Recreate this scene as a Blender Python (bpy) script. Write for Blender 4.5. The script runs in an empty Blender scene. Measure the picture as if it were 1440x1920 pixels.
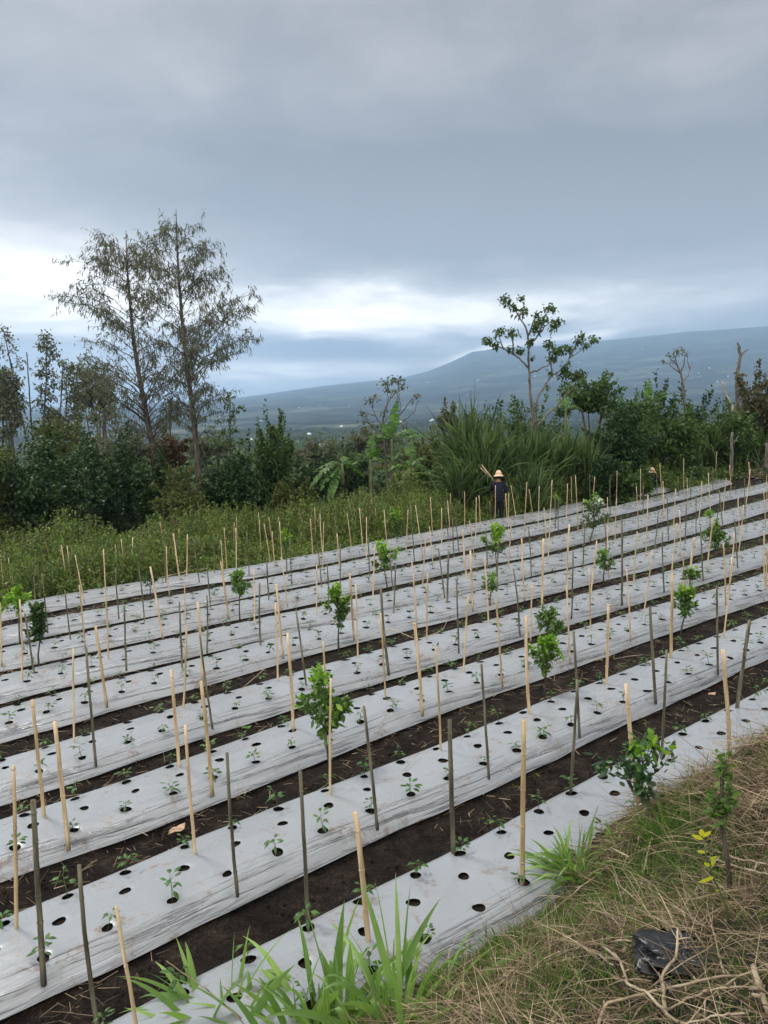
import bpy, math, random
import numpy as np
from mathutils import Vector, Matrix
rng = np.random.default_rng(7)
random.seed(7)
C = bpy.context.scene.collection
SC = bpy.context.scene
rad = math.radians

# ------------------------------------------------------------------ camera
EYE = np.array([0.0, 0.0, 4.2])
FPX = 1442.0
_p, _r = rad(9.0), rad(2.0)
_F = np.array([0, math.cos(_p), -math.sin(_p)]); _R = np.array([1.0, 0, 0]); _U = np.cross(_R, _F)
CR = _R*math.cos(_r)-_U*math.sin(_r); CU = _U*math.cos(_r)+_R*math.sin(_r)
cd = bpy.data.cameras.new("Camera"); cam = bpy.data.objects.new("Camera", cd); C.objects.link(cam)
cd.sensor_fit = 'VERTICAL'; cd.sensor_height = 36.0; cd.lens = FPX/1920*36
cd.clip_start = 0.05; cd.clip_end = 60000
cam.matrix_world = Matrix(((CR[0], CU[0], -_F[0], EYE[0]), (CR[1], CU[1], -_F[1], EYE[1]), (CR[2], CU[2], -_F[2], EYE[2]), (0, 0, 0, 1)))
SC.camera = cam
SC.render.resolution_x = 768; SC.render.resolution_y = 1024

def ray(x, y):
    return _F + CR*((x-720)/FPX) + CU*((960-y)/FPX)

# ------------------------------------------------------------------ sun
SUN_EL, SUN_AZ = rad(52), rad(-48)          # azimuth measured from +Y (view direction), negative = left
sl = bpy.data.lights.new("Sun", 'SUN'); sl.energy = 1.5; sl.angle = rad(12); sl.color = (1.0, 0.95, 0.87)
so = bpy.data.objects.new("Sun", sl); C.objects.link(so)
sdir = Vector((math.sin(SUN_AZ)*math.cos(SUN_EL), math.cos(SUN_AZ)*math.cos(SUN_EL), math.sin(SUN_EL)))
so.rotation_euler = (-sdir).to_track_quat('-Z', 'Y').to_euler()

# ------------------------------------------------------------------ node helper
class NT:
    def __init__(s, tree):
        s.t = tree; s.n = tree.nodes; s.l = tree.links
    def new(s, typ, **kw):
        n = s.n.new(typ)
        for k, v in kw.items(): setattr(n, k, v)
        return n
    def link(s, a, b): s.l.new(a, b)
    def val(s, sock, v):
        if hasattr(v, 'is_output'): s.l.new(v, sock)
        else: sock.default_value = v
    def math(s, op, a, b=0.0, c=0.0, clamp=False):
        n = s.n.new('ShaderNodeMath'); n.operation = op; n.use_clamp = clamp
        s.val(n.inputs[0], a); s.val(n.inputs[1], b); s.val(n.inputs[2], c); return n.outputs[0]
    def mix(s, f, a, b, blend='MIX'):
        n = s.n.new('ShaderNodeMix'); n.data_type = 'RGBA'; n.blend_type = blend
        s.val(n.inputs[0], f)
        for i, v in ((6, a), (7, b)):
            if hasattr(v, 'is_output'): s.l.new(v, n.inputs[i])
            else: n.inputs[i].default_value = (*v, 1) if len(v) == 3 else v
        return n.outputs[2]
    def noise(s, vec, scale, detail=4, rough=0.55, dist=0.0):
        n = s.n.new('ShaderNodeTexNoise'); n.inputs['Scale'].default_value = scale; n.inputs['Detail'].default_value = detail
        n.inputs['Roughness'].default_value = rough; n.inputs['Distortion'].default_value = dist
        if vec is not None: s.l.new(vec, n.inputs['Vector'])
        return n.outputs[0]
    def ramp(s, f, stops):
        n = s.n.new('ShaderNodeValToRGB'); e = n.color_ramp.elements
        while len(e) < len(stops): e.new(0.5)
        for i, (p, c) in enumerate(stops):
            e[i].position = p; e[i].color = (*c, 1) if not isinstance(c, float) else (c, c, c, 1)
        s.l.new(f, n.inputs[0]); return n.outputs[0]
    def maprange(s, v, a, b, c=0.0, d=1.0, smooth=True):
        n = s.n.new('ShaderNodeMapRange'); n.interpolation_type = 'SMOOTHSTEP' if smooth else 'LINEAR'
        s.val(n.inputs[0], v)
        for i, q in enumerate((a, b, c, d)): n.inputs[i+1].default_value = q
        return n.outputs[0]

# ------------------------------------------------------------------ world: overcast sky
def azel(x, y):
    d = ray(x, y); return math.atan2(d[0], d[1]), math.atan2(d[2], math.hypot(d[0], d[1]))
w = bpy.data.worlds.new("World"); SC.world = w; w.use_nodes = True
T = NT(w.node_tree); T.n.clear()
out = T.new('ShaderNodeOutputWorld'); bg = T.new('ShaderNodeBackground')
sky = T.new('ShaderNodeTexSky', sky_type='NISHITA'); sky.sun_disc = False; sky.sun_elevation = SUN_EL; sky.sun_rotation = SUN_AZ
sky.air_density = 1.2; sky.dust_density = 2.0; sky.altitude = 600
tc = T.new('ShaderNodeTexCoord'); sep = T.new('ShaderNodeSeparateXYZ'); T.link(tc.outputs['Generated'], sep.inputs[0])
X, Y, Z = sep.outputs
az = T.math('ARCTAN2', X, Y); el = T.math('ARCSINE', Z)
# cloud sheet coordinates: direction projected on a layer overhead
den = T.math('ADD', T.math('MAXIMUM', Z, 0.0), 0.16)
cx = T.math('DIVIDE', X, den); cy = T.math('DIVIDE', Y, den)
cv = T.new('ShaderNodeCombineXYZ'); T.link(cx, cv.inputs[0]); T.link(cy, cv.inputs[1])
n1 = T.noise(cv.outputs[0], 0.55, 5, 0.5, 0.3)
n2 = T.noise(cv.outputs[0], 1.7, 6, 0.55, 0.6)
n3 = T.noise(cv.outputs[0], 4.5, 5, 0.6, 0.4)
def lobe(x, y, wx, wy, tilt=0.0, warp=0.10):
    """soft patch of the cloud deck around the direction seen at photo pixel x, y (sizes in px)"""
    a0, e0 = azel(x, y)
    da = T.math('SUBTRACT', az, a0); de = T.math('SUBTRACT', el, e0)
    de = T.math('ADD', de, T.math('MULTIPLY', T.math('SUBTRACT', n2, 0.5), warp))
    da = T.math('ADD', da, T.math('MULTIPLY', T.math('SUBTRACT', n1, 0.5), warp*2))
    ct, st = math.cos(rad(tilt)), math.sin(rad(tilt))
    p = T.math('ADD', T.math('MULTIPLY', da, ct), T.math('MULTIPLY', de, st))
    q = T.math('SUBTRACT', T.math('MULTIPLY', de, ct), T.math('MULTIPLY', da, st))
    p = T.math('DIVIDE', p, wx/FPX); q = T.math('DIVIDE', q, wy/FPX)
    r2 = T.math('ADD', T.math('MULTIPLY', p, p), T.math('MULTIPLY', q, q))
    return T.math('EXPONENT', T.math('MULTIPLY', r2, -1.0))
#          x    y    wx   wy   tilt  gain  warp
LOBES = [(-40, 480, 300, 110, -12, 0.15, .12), (60, 560, 300, 100, 0, 0.10, .08), (400, 560, 300, 90, 0, 0.14, .08),
         (800, 595, 320, 60, -2, 0.24, .09), (1250, 565, 460, 50, 3, 0.13, .08), (620, 690, 260, 18, 0, 0.22, .015), (560, 620, 120, 24, 5, .10, .05),
         (640, 655, 190, 20, -3, -0.30, .02), (1050, 636, 130, 8, 5, 0.30, .01), (880, 668, 60, 10, 14, .22, .008),
         (860, 370, 560, 90, 0, -0.20, .10), (500, 300, 500, 90, -8, -0.08, .1), (1300, 330, 420, 140, 0, -0.10, .12), (620, 500, 300, 40, 4, -.10, .08),
         (330, 60, 600, 170, 0, 0.05, .1), (1100, 150, 500, 200, 0, 0.03, .1), (100, 200, 350, 120, -10, 0.05, .1), (760, 20, 500, 60, 5, -.04, .1),
         (300, 700, 300, 40, 0, .16, .03)]
tot = None
for (x, y, wx, wy, tl, g, wp) in LOBES:
    v = T.math('MULTIPLY', lobe(x, y, wx, wy, tl, wp), g)
    tot = v if tot is None else T.math('ADD', tot, v)
base = T.math('ADD', T.math('MULTIPLY', tot, 1.95), 0.215)
base = T.math('ADD', base, T.math('MULTIPLY', T.math('SUBTRACT', n1, 0.5), 0.26))
base = T.math('ADD', base, T.math('MULTIPLY', T.math('SUBTRACT', n2, 0.5), 0.34))
base = T.math('ADD', base, T.math('MULTIPLY', T.math('SUBTRACT', n3, 0.5), 0.26))
# sky brightness added high overhead and behind the viewer to light the ground
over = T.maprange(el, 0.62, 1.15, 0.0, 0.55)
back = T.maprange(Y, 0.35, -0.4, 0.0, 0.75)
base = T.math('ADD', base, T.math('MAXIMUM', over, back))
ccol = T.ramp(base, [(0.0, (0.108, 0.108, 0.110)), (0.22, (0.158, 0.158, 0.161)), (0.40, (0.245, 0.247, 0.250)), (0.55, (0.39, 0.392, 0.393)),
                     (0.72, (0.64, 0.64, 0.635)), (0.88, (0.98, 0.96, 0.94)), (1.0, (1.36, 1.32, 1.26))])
# blue clear band just above the skyline
band = T.math('MULTIPLY', T.maprange(el, 0.050, 0.005, 0.0, 1.0), T.maprange(az, 0.16, -0.1, 0.0, 1.0))
ccol = T.mix(T.math('MULTIPLY', band, 0.45), ccol, (0.42, 0.60, 0.78))
comp = T.math('ADD', 1.0, T.math('MULTIPLY', T.maprange(el, 0.34, 0.03, 0.0, 1.0), 0.95))
cc3 = T.new('ShaderNodeVectorMath', operation='SCALE'); T.link(ccol, cc3.inputs[0]); T.link(comp, cc3.inputs['Scale']); ccol = cc3.outputs[0]
ccol = T.mix(1.0, ccol, (1.09, 1.0, .91), 'MULTIPLY')
skyc = T.mix(1.0, sky.outputs[0], (0.1, 0.1, 0.1), 'MULTIPLY')
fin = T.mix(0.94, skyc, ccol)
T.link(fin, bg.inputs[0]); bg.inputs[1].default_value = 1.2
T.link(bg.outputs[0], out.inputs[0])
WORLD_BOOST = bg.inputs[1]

vs = SC.view_settings; vs.view_transform = 'Standard'; vs.look = 'None'; vs.gamma = 1; vs.exposure = 0.80; vs.use_curve_mapping = False
SC.render.engine = 'CYCLES'
SC.cycles.volume_bounces = 1

# ------------------------------------------------------------------ maths helpers
def _h(ix, iy, seed):
    n = (ix.astype(np.int64)*374761393 + iy.astype(np.int64)*668265263 + seed*974711) & 0xffffffff
    n = ((n ^ (n >> 13))*1274126177) & 0xffffffff
    return ((n ^ (n >> 16)) & 0xffff)/65535.0
def vn(x, y, seed=0):
    x = np.asarray(x, float); y = np.asarray(y, float)
    ix = np.floor(x); iy = np.floor(y); fx = x-ix; fy = y-iy
    fx = fx*fx*(3-2*fx); fy = fy*fy*(3-2*fy)
    a = _h(ix, iy, seed); b = _h(ix+1, iy, seed); c = _h(ix, iy+1, seed); d = _h(ix+1, iy+1, seed)
    return (a*(1-fx)+b*fx)*(1-fy)+(c*(1-fx)+d*fx)*fy
def fbm(x, y, seed=0, oct=4):
    s = 0; a = 0.5; t = 0
    for i in range(oct):
        s = s+a*vn(x*2**i, y*2**i, seed+i); t += a; a *= .5
    return s/t*2-1
def sstep(a, b, x):
    t = np.clip((np.asarray(x, float)-a)/(b-a), 0, 1); return t*t*(3-2*t)
TH = rad(37.5)                                # direction in which the beds run
UX = np.array([math.cos(TH), math.sin(TH)]); VX = np.array([-UX[1], UX[0]])
def uv_of(x, y): return x*UX[0]+y*UX[1], x*VX[0]+y*VX[1]
def xy_of(u, v): return u*UX[0]+v*VX[0], u*UX[1]+v*VX[1]
def plane(x, y): return 4.2-4.113+0.02*x-0.04*y
def hitp(x, y, dz=0.0):
    d = ray(x, y); t = -(4.113-dz)/(d[2]-0.02*d[0]+0.04*d[1]); return EYE+d*t
def at(x, y, dist):
    """point on the sight line of a photo pixel, dist metres ahead"""
    d = ray(x, y); return EYE+d*(dist/d[1])
# skyline (photo pixels) -> elevation by azimuth
SK = [(-400, 800), (0, 768), (250, 757), (430, 748), (520, 736), (600, 724), (700, 714), (760, 707), (800, 697), (850, 677), (885, 660), (940, 652), (1000, 650), (1100, 642), (1200, 632), (1290, 622), (1440, 612), (1800, 600)]
SKA = np.array([azel(x, y) for x, y in SK])
LR = np.log([60, 150, 400, 1000, 2500, 4500, 7000, 10500, 14000])
def far_el(r, a):
    s = np.interp(a, SKA[:, 0], SKA[:, 1])
    lr = np.log(np.maximum(r, 1))
    kn = np.radians([-9.0, -7.2, -5.2, -3.5, -2.1, -1.1])
    e = np.interp(lr, LR[:6], kn)
    k = sstep(math.log(3000), math.log(11500), lr)
    e = e*(1-k)+s*k
    e = e+np.radians(0.16)*fbm(a*26, lr*9, 5, 4)*sstep(300, 1500, r)*(1-sstep(7000, 11000, r)*.8)
    e = e+np.radians(0.25)*np.maximum(0, fbm(a*9+3, lr*5, 11, 3))*sstep(500, 2000, r)*(1-sstep(5000, 9000, r))
    return e
MOUND = hitp(1440, 1560)
def ground_z(x, y):
    x = np.asarray(x, float); y = np.asarray(y, float)
    u, v = uv_of(x, y)
    z = plane(x, y)-0.12
    # bank the photographer stands on
    bk = 3.95+.27*sstep(4.3, 5.6, u)-v+0.05*np.sin(u*2.3)
    z = z+0.62*np.clip(bk, 0, None)*sstep(-6, 1.5, u)
    z = np.where(bk > 0, np.minimum(z, 2.55+0.05*fbm(x*.8, y*.8, 3)), z)
    r = np.hypot(x, y); a = np.arctan2(x, y)
    drop = np.clip(np.maximum(v-26.5, (u-47)*.8), 0, None)
    z = z-0.16*drop
    zf = EYE[2]+np.maximum(r, 1)*np.tan(far_el(np.clip(r, 60, 14000), a))
    k = sstep(60, 150, r)*sstep(0, 20, y)
    zb = z-0.0
    return zb*(1-k)+np.minimum(zf, zf)*k
def bank_hit(x, y, lift=0.0):
    d = ray(x, y); ts = np.linspace(1.0, 12, 1500)
    P = EYE[None]+d[None]*ts[:, None]
    g = ground_z(P[:, 0], P[:, 1])+lift
    i = np.argmax(P[:, 2] < g)
    return P[i] if P[i, 2] < g[i] else hitp(x, y)

# ------------------------------------------------------------------ mesh helpers
class MB:
    def __init__(s): s.V = []; s.F = {}; s.n = 0; s.M = {}; s.UV = []
    def add(s, V, F, m=0):
        V = np.asarray(V, float).reshape(-1, 3); F = np.asarray(F, np.int64)
        k = F.shape[1]
        s.V.append(V); s.F.setdefault(k, []).append(F+s.n); s.M.setdefault(k, []).append(np.full(len(F), m)); s.n += len(V)
    def build(s, name, mats, parent=None, smooth=True, loc=None, uv=None):
        me = bpy.data.meshes.new(name)
        V = np.concatenate(s.V)
        if loc is not None: V = V-np.asarray(loc)
        fs = []; ms = []; sizes = []
        for k in s.F:
            F = np.concatenate(s.F[k]); fs.append(F.ravel()); ms.append(np.concatenate(s.M[k])); sizes.append(np.full(len(F), k))
        L = np.concatenate(fs); ms = np.concatenate(ms); sizes = np.concatenate(sizes)
        me.vertices.add(len(V)); me.vertices.foreach_set('co', V.astype(np.float32).ravel())
        me.loops.add(len(L)); me.loops.foreach_set('vertex_index', L.astype(np.int32))
        me.polygons.add(len(sizes)); me.polygons.foreach_set('loop_start', np.concatenate([[0], np.cumsum(sizes)[:-1]]).astype(np.int32))
        me.polygons.foreach_set('loop_total', sizes.astype(np.int32))
        me.polygons.foreach_set('material_index', ms.astype(np.int32))
        me.polygons.foreach_set('use_smooth', np.full(len(sizes), smooth))
        for m in (mats if isinstance(mats, (list, tuple)) else [mats]): me.materials.append(m)
        if uv is not None:
            ul = me.uv_layers.new(name='uv'); ul.data.foreach_set('uv', uv[L].astype(np.float32).ravel())
        me.update(); me.validate()
        o = bpy.data.objects.new(name, me); C.objects.link(o)
        if parent is not None: o.parent = parent
        elif loc is not None: o.location = tuple(float(q) for q in loc)
        return o
def tube(mb, pts, rr, sides=6, m=0, cap=True):
    P = np.asarray(pts, float); k = len(P); rr = np.broadcast_to(np.asarray(rr, float), (k,))
    D = np.gradient(P, axis=0); D /= np.linalg.norm(D, axis=1)[:, None]+1e-9
    ref = np.array([0.31, 0.2, 0.93]) if abs(D[:, 2]).mean() < .8 else np.array([1, .13, 0.])
    A = np.cross(D, ref); A /= np.linalg.norm(A, axis=1)[:, None]+1e-9; B = np.cross(D, A)
    an = np.arange(sides)*2*math.pi/sides
    V = P[:, None]+(A[:, None]*np.cos(an)[None, :, None]+B[:, None]*np.sin(an)[None, :, None])*rr[:, None, None]
    i = np.arange(k-1)[:, None]*sides; j = np.arange(sides)[None]; j2 = (j+1) % sides
    F = np.stack([i+j, i+j2, i+sides+j2, i+sides+j], -1).reshape(-1, 4)
    base = mb.n
    mb.add(V.reshape(-1, 3), F, m)
    if cap:
        for s0, rev in ((0, True), ((k-1)*sides, False)):
            f = np.arange(sides)+s0
            if rev: f = f[::-1]
            mb.F.setdefault(sides, []).append((f+base)[None]); mb.M.setdefault(sides, []).append(np.array([m]))
def unit(v): return v/(np.linalg.norm(v, axis=-1, keepdims=True)+1e-9)
def strips(mb, P, D, L, W, prof, droop=0.0, side=None, m=0, curl=0.0):
    """n ribbons: start P, direction D, length L, half width W, width profile along the blade"""
    P = np.atleast_2d(P); n = len(P); D = unit(np.broadcast_to(D, (n, 3)).astype(float)); L = np.broadcast_to(L, (n,)); W = np.broadcast_to(W, (n,)); dr = np.broadcast_to(droop, (n,))
    if side is None:
        q = rng.normal(size=(n, 3)); side = np.cross(D, q)
    side = unit(side); k = len(prof)-1; t = np.linspace(0, 1, k+1)
    pr = np.asarray(prof, float)
    mid = P[:, None]+D[:, None]*(L[:, None]*t[None])[..., None]
    mid[..., 2] -= (dr*L)[:, None]*(t**2)[None]
    wv = side[:, None]*(W[:, None]*pr[None])[..., None]
    nrm = np.cross(D, side)
    lift = nrm[:, None]*(W[:, None]*pr[None]*curl)[..., None]
    if curl:
        V = np.stack([mid-wv+lift, mid, mid+wv+lift], 2); c = 3
    else:
        V = np.stack([mid-wv, mid+wv], 2); c = 2
    b = (np.arange(n)*(k+1)*c)[:, None, None]+(np.arange(k)*c)[None, :, None]+np.arange(c-1)[None, None]
    F = np.stack([b, b+1, b+1+c, b+c], -1).reshape(-1, 4)
    mb.add(V.reshape(-1, 3), F, m)
LEAF = (0.12, 1.0, 0.75, 0.04)
LEAF2 = (0.25, 1.0, 0.08)
BLADE = (0.7, 1.0, 0.9, 0.6, 0.05)
def leaves(mb, P, size, up=0.3, out=None, asp=0.28, m=0, droop=0.15, prof=LEAF2, curl=0.0):
    n = len(P); D = rng.normal(size=(n, 3)); D[:, 2] += up
    if out is not None: D += out
    D = unit(D)
    s = size*rng.uniform(.65, 1.25, n)
    q = rng.normal(size=(n, 3))*.6+np.array([0, 0, 1.0])
    strips(mb, P, D, s, s*asp, prof, droop*rng.uniform(0, 2, n), np.cross(D, q), m, curl)

def setp(o, label=None, cat=None, group=None, kind=None):
    if label: o['label'] = label
    if cat: o['category'] = cat
    if group: o['group'] = group
    if kind: o['kind'] = kind
    return o
def empty(name, loc, label, cat, group=None):
    o = bpy.data.objects.new(name, None); C.objects.link(o); o.location = tuple(float(q) for q in loc); o.empty_display_size = .1
    return setp(o, label, cat, group)
def ordn(n):
    if 10 <= n % 100 <= 20: return f'{n}th'
    return f"{n}{ {1:'st',2:'nd',3:'rd'}.get(n % 10,'th') }"

# ------------------------------------------------------------------ materials
def pmat(name, rough=0.6, spec=0.3):
    m = bpy.data.materials.new(name); m.use_nodes = True
    t = NT(m.node_tree); b = t.n['Principled BSDF']; b.inputs['Roughness'].default_value = rough
    b.inputs['Specular IOR Level'].default_value = spec
    return m, t, b
def leafmat(name, cols, trans=0.3, rough=0.5, spec=0.35, nscale=1.2):
    m, t, b = pmat(name, rough, spec)
    g = t.new('ShaderNodeNewGeometry'); r = g.outputs['Random Per Island']
    pos = g.outputs['Position']
    nz = t.noise(pos, nscale, 3)
    f = t.math('ADD', t.math('MULTIPLY', r, 0.6), t.math('MULTIPLY', nz, 0.6)); f = t.math('SUBTRACT', f, 0.1, clamp=True)
    k = len(cols); c = t.ramp(f, [(i/(k-1) if k > 1 else 0, cc) for i, cc in enumerate(cols)])
    t.link(c, b.inputs['Base Color'])
    tr = t.new('ShaderNodeBsdfTranslucent'); t.link(t.mix(1.0, c, (1.25, 1.3, .7), 'MULTIPLY'), tr.inputs[0])
    mx = t.new('ShaderNodeMixShader'); mx.inputs[0].default_value = trans
    t.link(b.outputs[0], mx.inputs[1]); t.link(tr.outputs[0], mx.inputs[2])
    t.link(mx.outputs[0], t.n['Material Output'].inputs[0])
    return m
def noisemat(name, cols, scale=5, rough=0.8, bump=0.0, bscale=20, stretch=None, spec=0.2, detail=6):
    m, t, b = pmat(name, rough, spec)
    g = t.new('ShaderNodeTexCoord'); v = g.outputs['Object']
    if stretch:
        mp = t.new('ShaderNodeMapping'); mp.inputs['Scale'].default_value = stretch; t.link(v, mp.inputs[0]); v = mp.outputs[0]
    nz = t.noise(v, scale, detail); nz = t.maprange(nz, 0.3, 0.7)
    t.link(t.ramp(nz, [(i/(len(cols)-1), c) for i, c in enumerate(cols)]), b.inputs['Base Color'])
    if bump:
        bp = t.new('ShaderNodeBump'); bp.inputs['Strength'].default_value = 0.7; bp.inputs['Distance'].default_value = bump
        t.link(t.noise(v, bscale, 8, .6), bp.inputs['Height']); t.link(bp.outputs[0], b.inputs['Normal'])
    return m
M = {}
def film_mat():
    m, t, b = pmat('silver_film', 0.34, 0.5)
    uvn = t.new('ShaderNodeUVMap'); uvn.uv_map = 'uv'
    sp = t.new('ShaderNodeSeparateXYZ'); t.link(uvn.outputs[0], sp.inputs[0]); S, W_ = sp.outputs[0], sp.outputs[1]
    g = t.new('ShaderNodeNewGeometry')
    # streaks running along the bed
    def streak(a, bb, det, skew):
        cb = t.new('ShaderNodeCombineXYZ'); t.val(cb.inputs[0], t.math('MULTIPLY', S, a))
        t.val(cb.inputs[1], t.math('MULTIPLY', t.math('ADD', W_, t.math('MULTIPLY', S, skew)), bb)); return t.noise(cb.outputs[0], 1.0, det, .6, .3)
    s1 = streak(0.7, 26, 4, 0.02); s2 = streak(1.6, 70, 3, -0.03); s3 = streak(5, 7, 4, 0)
    side = t.maprange(W_, 0.34, 0.10, 0.0, 1.0); 
    amp = t.math('ADD', t.math('MULTIPLY', side, 0.97), 0.03)
    sharp = t.maprange(s1, 0.52, 0.72, 0.0, 1.0)
    h = t.math('MULTIPLY', t.math('ADD', t.math('MULTIPLY', sharp, 1.6), t.math('MULTIPLY', s2, 0.5)), amp)
    h = t.math('ADD', h, t.math('MULTIPLY', s3, 0.22))
    bp = t.new('ShaderNodeBump'); bp.inputs['Strength'].default_value = 1.0; bp.inputs['Distance'].default_value = 0.020
    t.link(h, bp.inputs['Height']); t.link(bp.outputs[0], b.inputs['Normal'])
    # dirt splashed and dried on the film
    d1 = t.noise(g.outputs['Position'], 2.3, 6, .65, .8); d2 = t.noise(g.outputs['Position'], 14, 5, .7)
    dirt = t.math('MULTIPLY', t.maprange(d1, 0.52, 0.66), t.maprange(d2, 0.42, 0.60))
    tone = t.mix(t.noise(g.outputs['Position'], 0.9, 3), (0.255, 0.282, 0.312), (0.335, 0.365, 0.395))
    col = t.mix(t.math('MULTIPLY', dirt, 0.75), tone, (0.17, 0.12, 0.09))
    t.link(col, b.inputs['Base Color'])
    t.link(t.math('ADD', t.math('MULTIPLY', dirt, .4), t.math('ADD', 0.17, t.math('MULTIPLY', d1, .16))), b.inputs['Roughness'])
    b.inputs['Metallic'].default_value = 0.15
    return m
M['film'] = film_mat()
def soil_mat():
    m, t, b = pmat('soil', 0.92, 0.15)
    g = t.new('ShaderNodeNewGeometry'); p = g.outputs['Position']
    a = t.noise(p, 3.5, 8, .65); c = t.noise(p, 38, 6, .7); e = t.noise(p, 150, 3, .6)
    col = t.ramp(t.math('ADD', t.math('MULTIPLY', a, .5), t.math('MULTIPLY', c, .5)), [(0.38, (0.004, 0.003, 0.0027)), (0.49, (0.012, 0.009, 0.0075)), (0.58, (0.032, 0.024, 0.019)), (0.68, (0.10, 0.078, 0.058))])
    gr = t.math('MULTIPLY', t.maprange(t.noise(p, 1.1, 5, .7), .56, .68), t.maprange(c, .45, .6))
    col = t.mix(t.math('MULTIPLY', gr, .55), col, (0.04, 0.055, 0.015))
    t.link(col, b.inputs['Base Color'])
    bp = t.new('ShaderNodeBump'); bp.inputs['Strength'].default_value = 1.0; bp.inputs['Distance'].default_value = 0.06
    t.link(t.math('ADD', t.math('MULTIPLY', a, 1.0), t.math('ADD', t.math('MULTIPLY', c, .6), t.math('MULTIPLY', e, .2))), bp.inputs['Height']); t.link(bp.outputs[0], b.inputs['Normal'])
    return m
M['soil'] = soil_mat()
def land_mat():
    m, t, b = pmat('land', 0.95, 0.05)
    g = t.new('ShaderNodeNewGeometry'); p = g.outputs['Position']
    a = t.noise(p, 0.0035, 8, .7, .5); c = t.noise(p, 0.02, 8, .75); e = t.noise(p, .25, 6, .7)
    f = t.math('ADD', t.math('MULTIPLY', a, .55), t.math('MULTIPLY', c, .45))
    vo = t.new('ShaderNodeTexVoronoi'); vo.inputs['Scale'].default_value = .0045; t.link(p, vo.inputs['Vector']); vs_ = t.new('ShaderNodeSeparateColor'); t.link(vo.outputs['Color'], vs_.inputs[0])
    f = t.math('ADD', f, t.math('MULTIPLY', t.math('SUBTRACT', e, .5), .25)); f = t.math('ADD', f, t.math('MULTIPLY', t.math('SUBTRACT', vs_.outputs[0], .5), .16))
    col = t.ramp(f, [(0.38, (0.006, 0.010, 0.010)), (0.47, (0.014, 0.022, 0.018)), (0.53, (0.026, 0.040, 0.030)), (0.60, (0.07, 0.085, 0.06)), (0.70, (0.17, 0.18, 0.15))])
    t.link(col, b.inputs['Base Color'])
    return m
M['land'] = land_mat()
M['bank'] = noisemat('bank_earth', [(0.006, 0.005, 0.004), (0.02, 0.017, 0.009), (0.045, 0.04, 0.02)], 6, .95, .03, 40)
M['bamboo'] = noisemat('pale_bamboo', [(0.36, 0.26, 0.15), (0.52, 0.40, 0.25), (0.64, 0.52, 0.35)], 3.0, .5, .002, 30, (6, 6, .6), .35)
M['bamboo2'] = noisemat('yellow_bamboo', [(0.29, 0.21, 0.11), (0.42, 0.32, 0.18), (0.53, 0.42, 0.26)], 3.0, .5, .002, 30, (6, 6, .6), .35)
M['oldstick'] = noisemat('weathered_stick', [(0.050, 0.048, 0.034), (0.11, 0.105, 0.07), (0.20, 0.185, 0.13)], 3.0, .75, .004, 25, (8, 8, .7), .2)
M['bark'] = noisemat('bark', [(0.03, 0.026, 0.022), (0.08, 0.07, 0.058), (0.14, 0.125, 0.10)], 4, .9, .01, 20, (4, 4, .8))
M['palebark'] = noisemat('pale_bark', [(0.06, 0.056, 0.047), (0.12, 0.11, 0.095), (0.20, 0.185, 0.155)], 4, .9, .01, 20, (4, 4, .8))
M['deadwood'] = noisemat('dead_wood', [(0.16, 0.12, 0.08), (0.32, 0.26, 0.18), (0.48, 0.41, 0.30)], 4, .8, .004, 30)
M['citrus'] = leafmat('citrus_leaf', [(0.0302, 0.0660, 0.0168), (0.0648, 0.1403, 0.0264), (0.1296, 0.2475, 0.0360)], .28, .38, .5, 5)
M['citrus_dark'] = leafmat('glossy_citrus_leaf', [(0.014, 0.038, 0.014), (0.028, 0.075, 0.022), (0.055, 0.13, 0.03)], .22, .3, .6, 5)
M['citrus_lime'] = leafmat('lime_leaf', [(0.06, 0.16, 0.015), (0.16, 0.32, 0.03), (0.34, 0.50, 0.05)], .4, .42, .4, 5)
M['chilli'] = leafmat('chilli_leaf', [(0.0240, 0.0660, 0.0200), (0.0600, 0.1440, 0.0350), (0.1200, 0.2280, 0.0600)], .35, .45, .4, 8)
M['dark'] = leafmat('dark_leaf', [(0.0119, 0.0264, 0.0112), (0.0255, 0.0558, 0.0187), (0.0544, 0.1023, 0.0300)], .2, .55, .25)
M['mid'] = leafmat('mid_leaf', [(0.0223, 0.0469, 0.0154), (0.0556, 0.1025, 0.0280), (0.1148, 0.1831, 0.0420)], .3, .5, .3)
M['olive'] = leafmat('olive_leaf', [(0.0324, 0.0442, 0.0165), (0.0756, 0.0986, 0.0285), (0.1530, 0.1700, 0.0480)], .3, .55, .25)
M['bright'] = leafmat('bright_leaf', [(0.0360, 0.0788, 0.0140), (0.0840, 0.1575, 0.0300), (0.1680, 0.2625, 0.0450)], .35, .5, .3)
M['weed'] = leafmat('weed_leaf', [(0.0216, 0.0425, 0.0132), (0.0607, 0.1000, 0.0242), (0.1350, 0.1875, 0.0440), (0.2970, 0.3375, 0.0770)], .35, .55, .25, .5)
M['brown'] = leafmat('brown_leaf', [(0.03, 0.02, 0.012), (0.07, 0.045, 0.025), (0.12, 0.08, 0.04)], .2, .7, .2)
M['redleaf'] = leafmat('reddish_leaf', [(0.035, 0.045, 0.025), (0.085, 0.085, 0.045), (0.16, 0.125, 0.075)], .25, .6, .2)
M['grey'] = leafmat('misted_greygreen_leaf', [(0.0476, 0.0576, 0.0448), (0.1020, 0.1184, 0.0864), (0.1870, 0.2000, 0.1360)], .35, .6, .25)  # grey-green foliage, lightened so the colour carries mist and backlight
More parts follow.
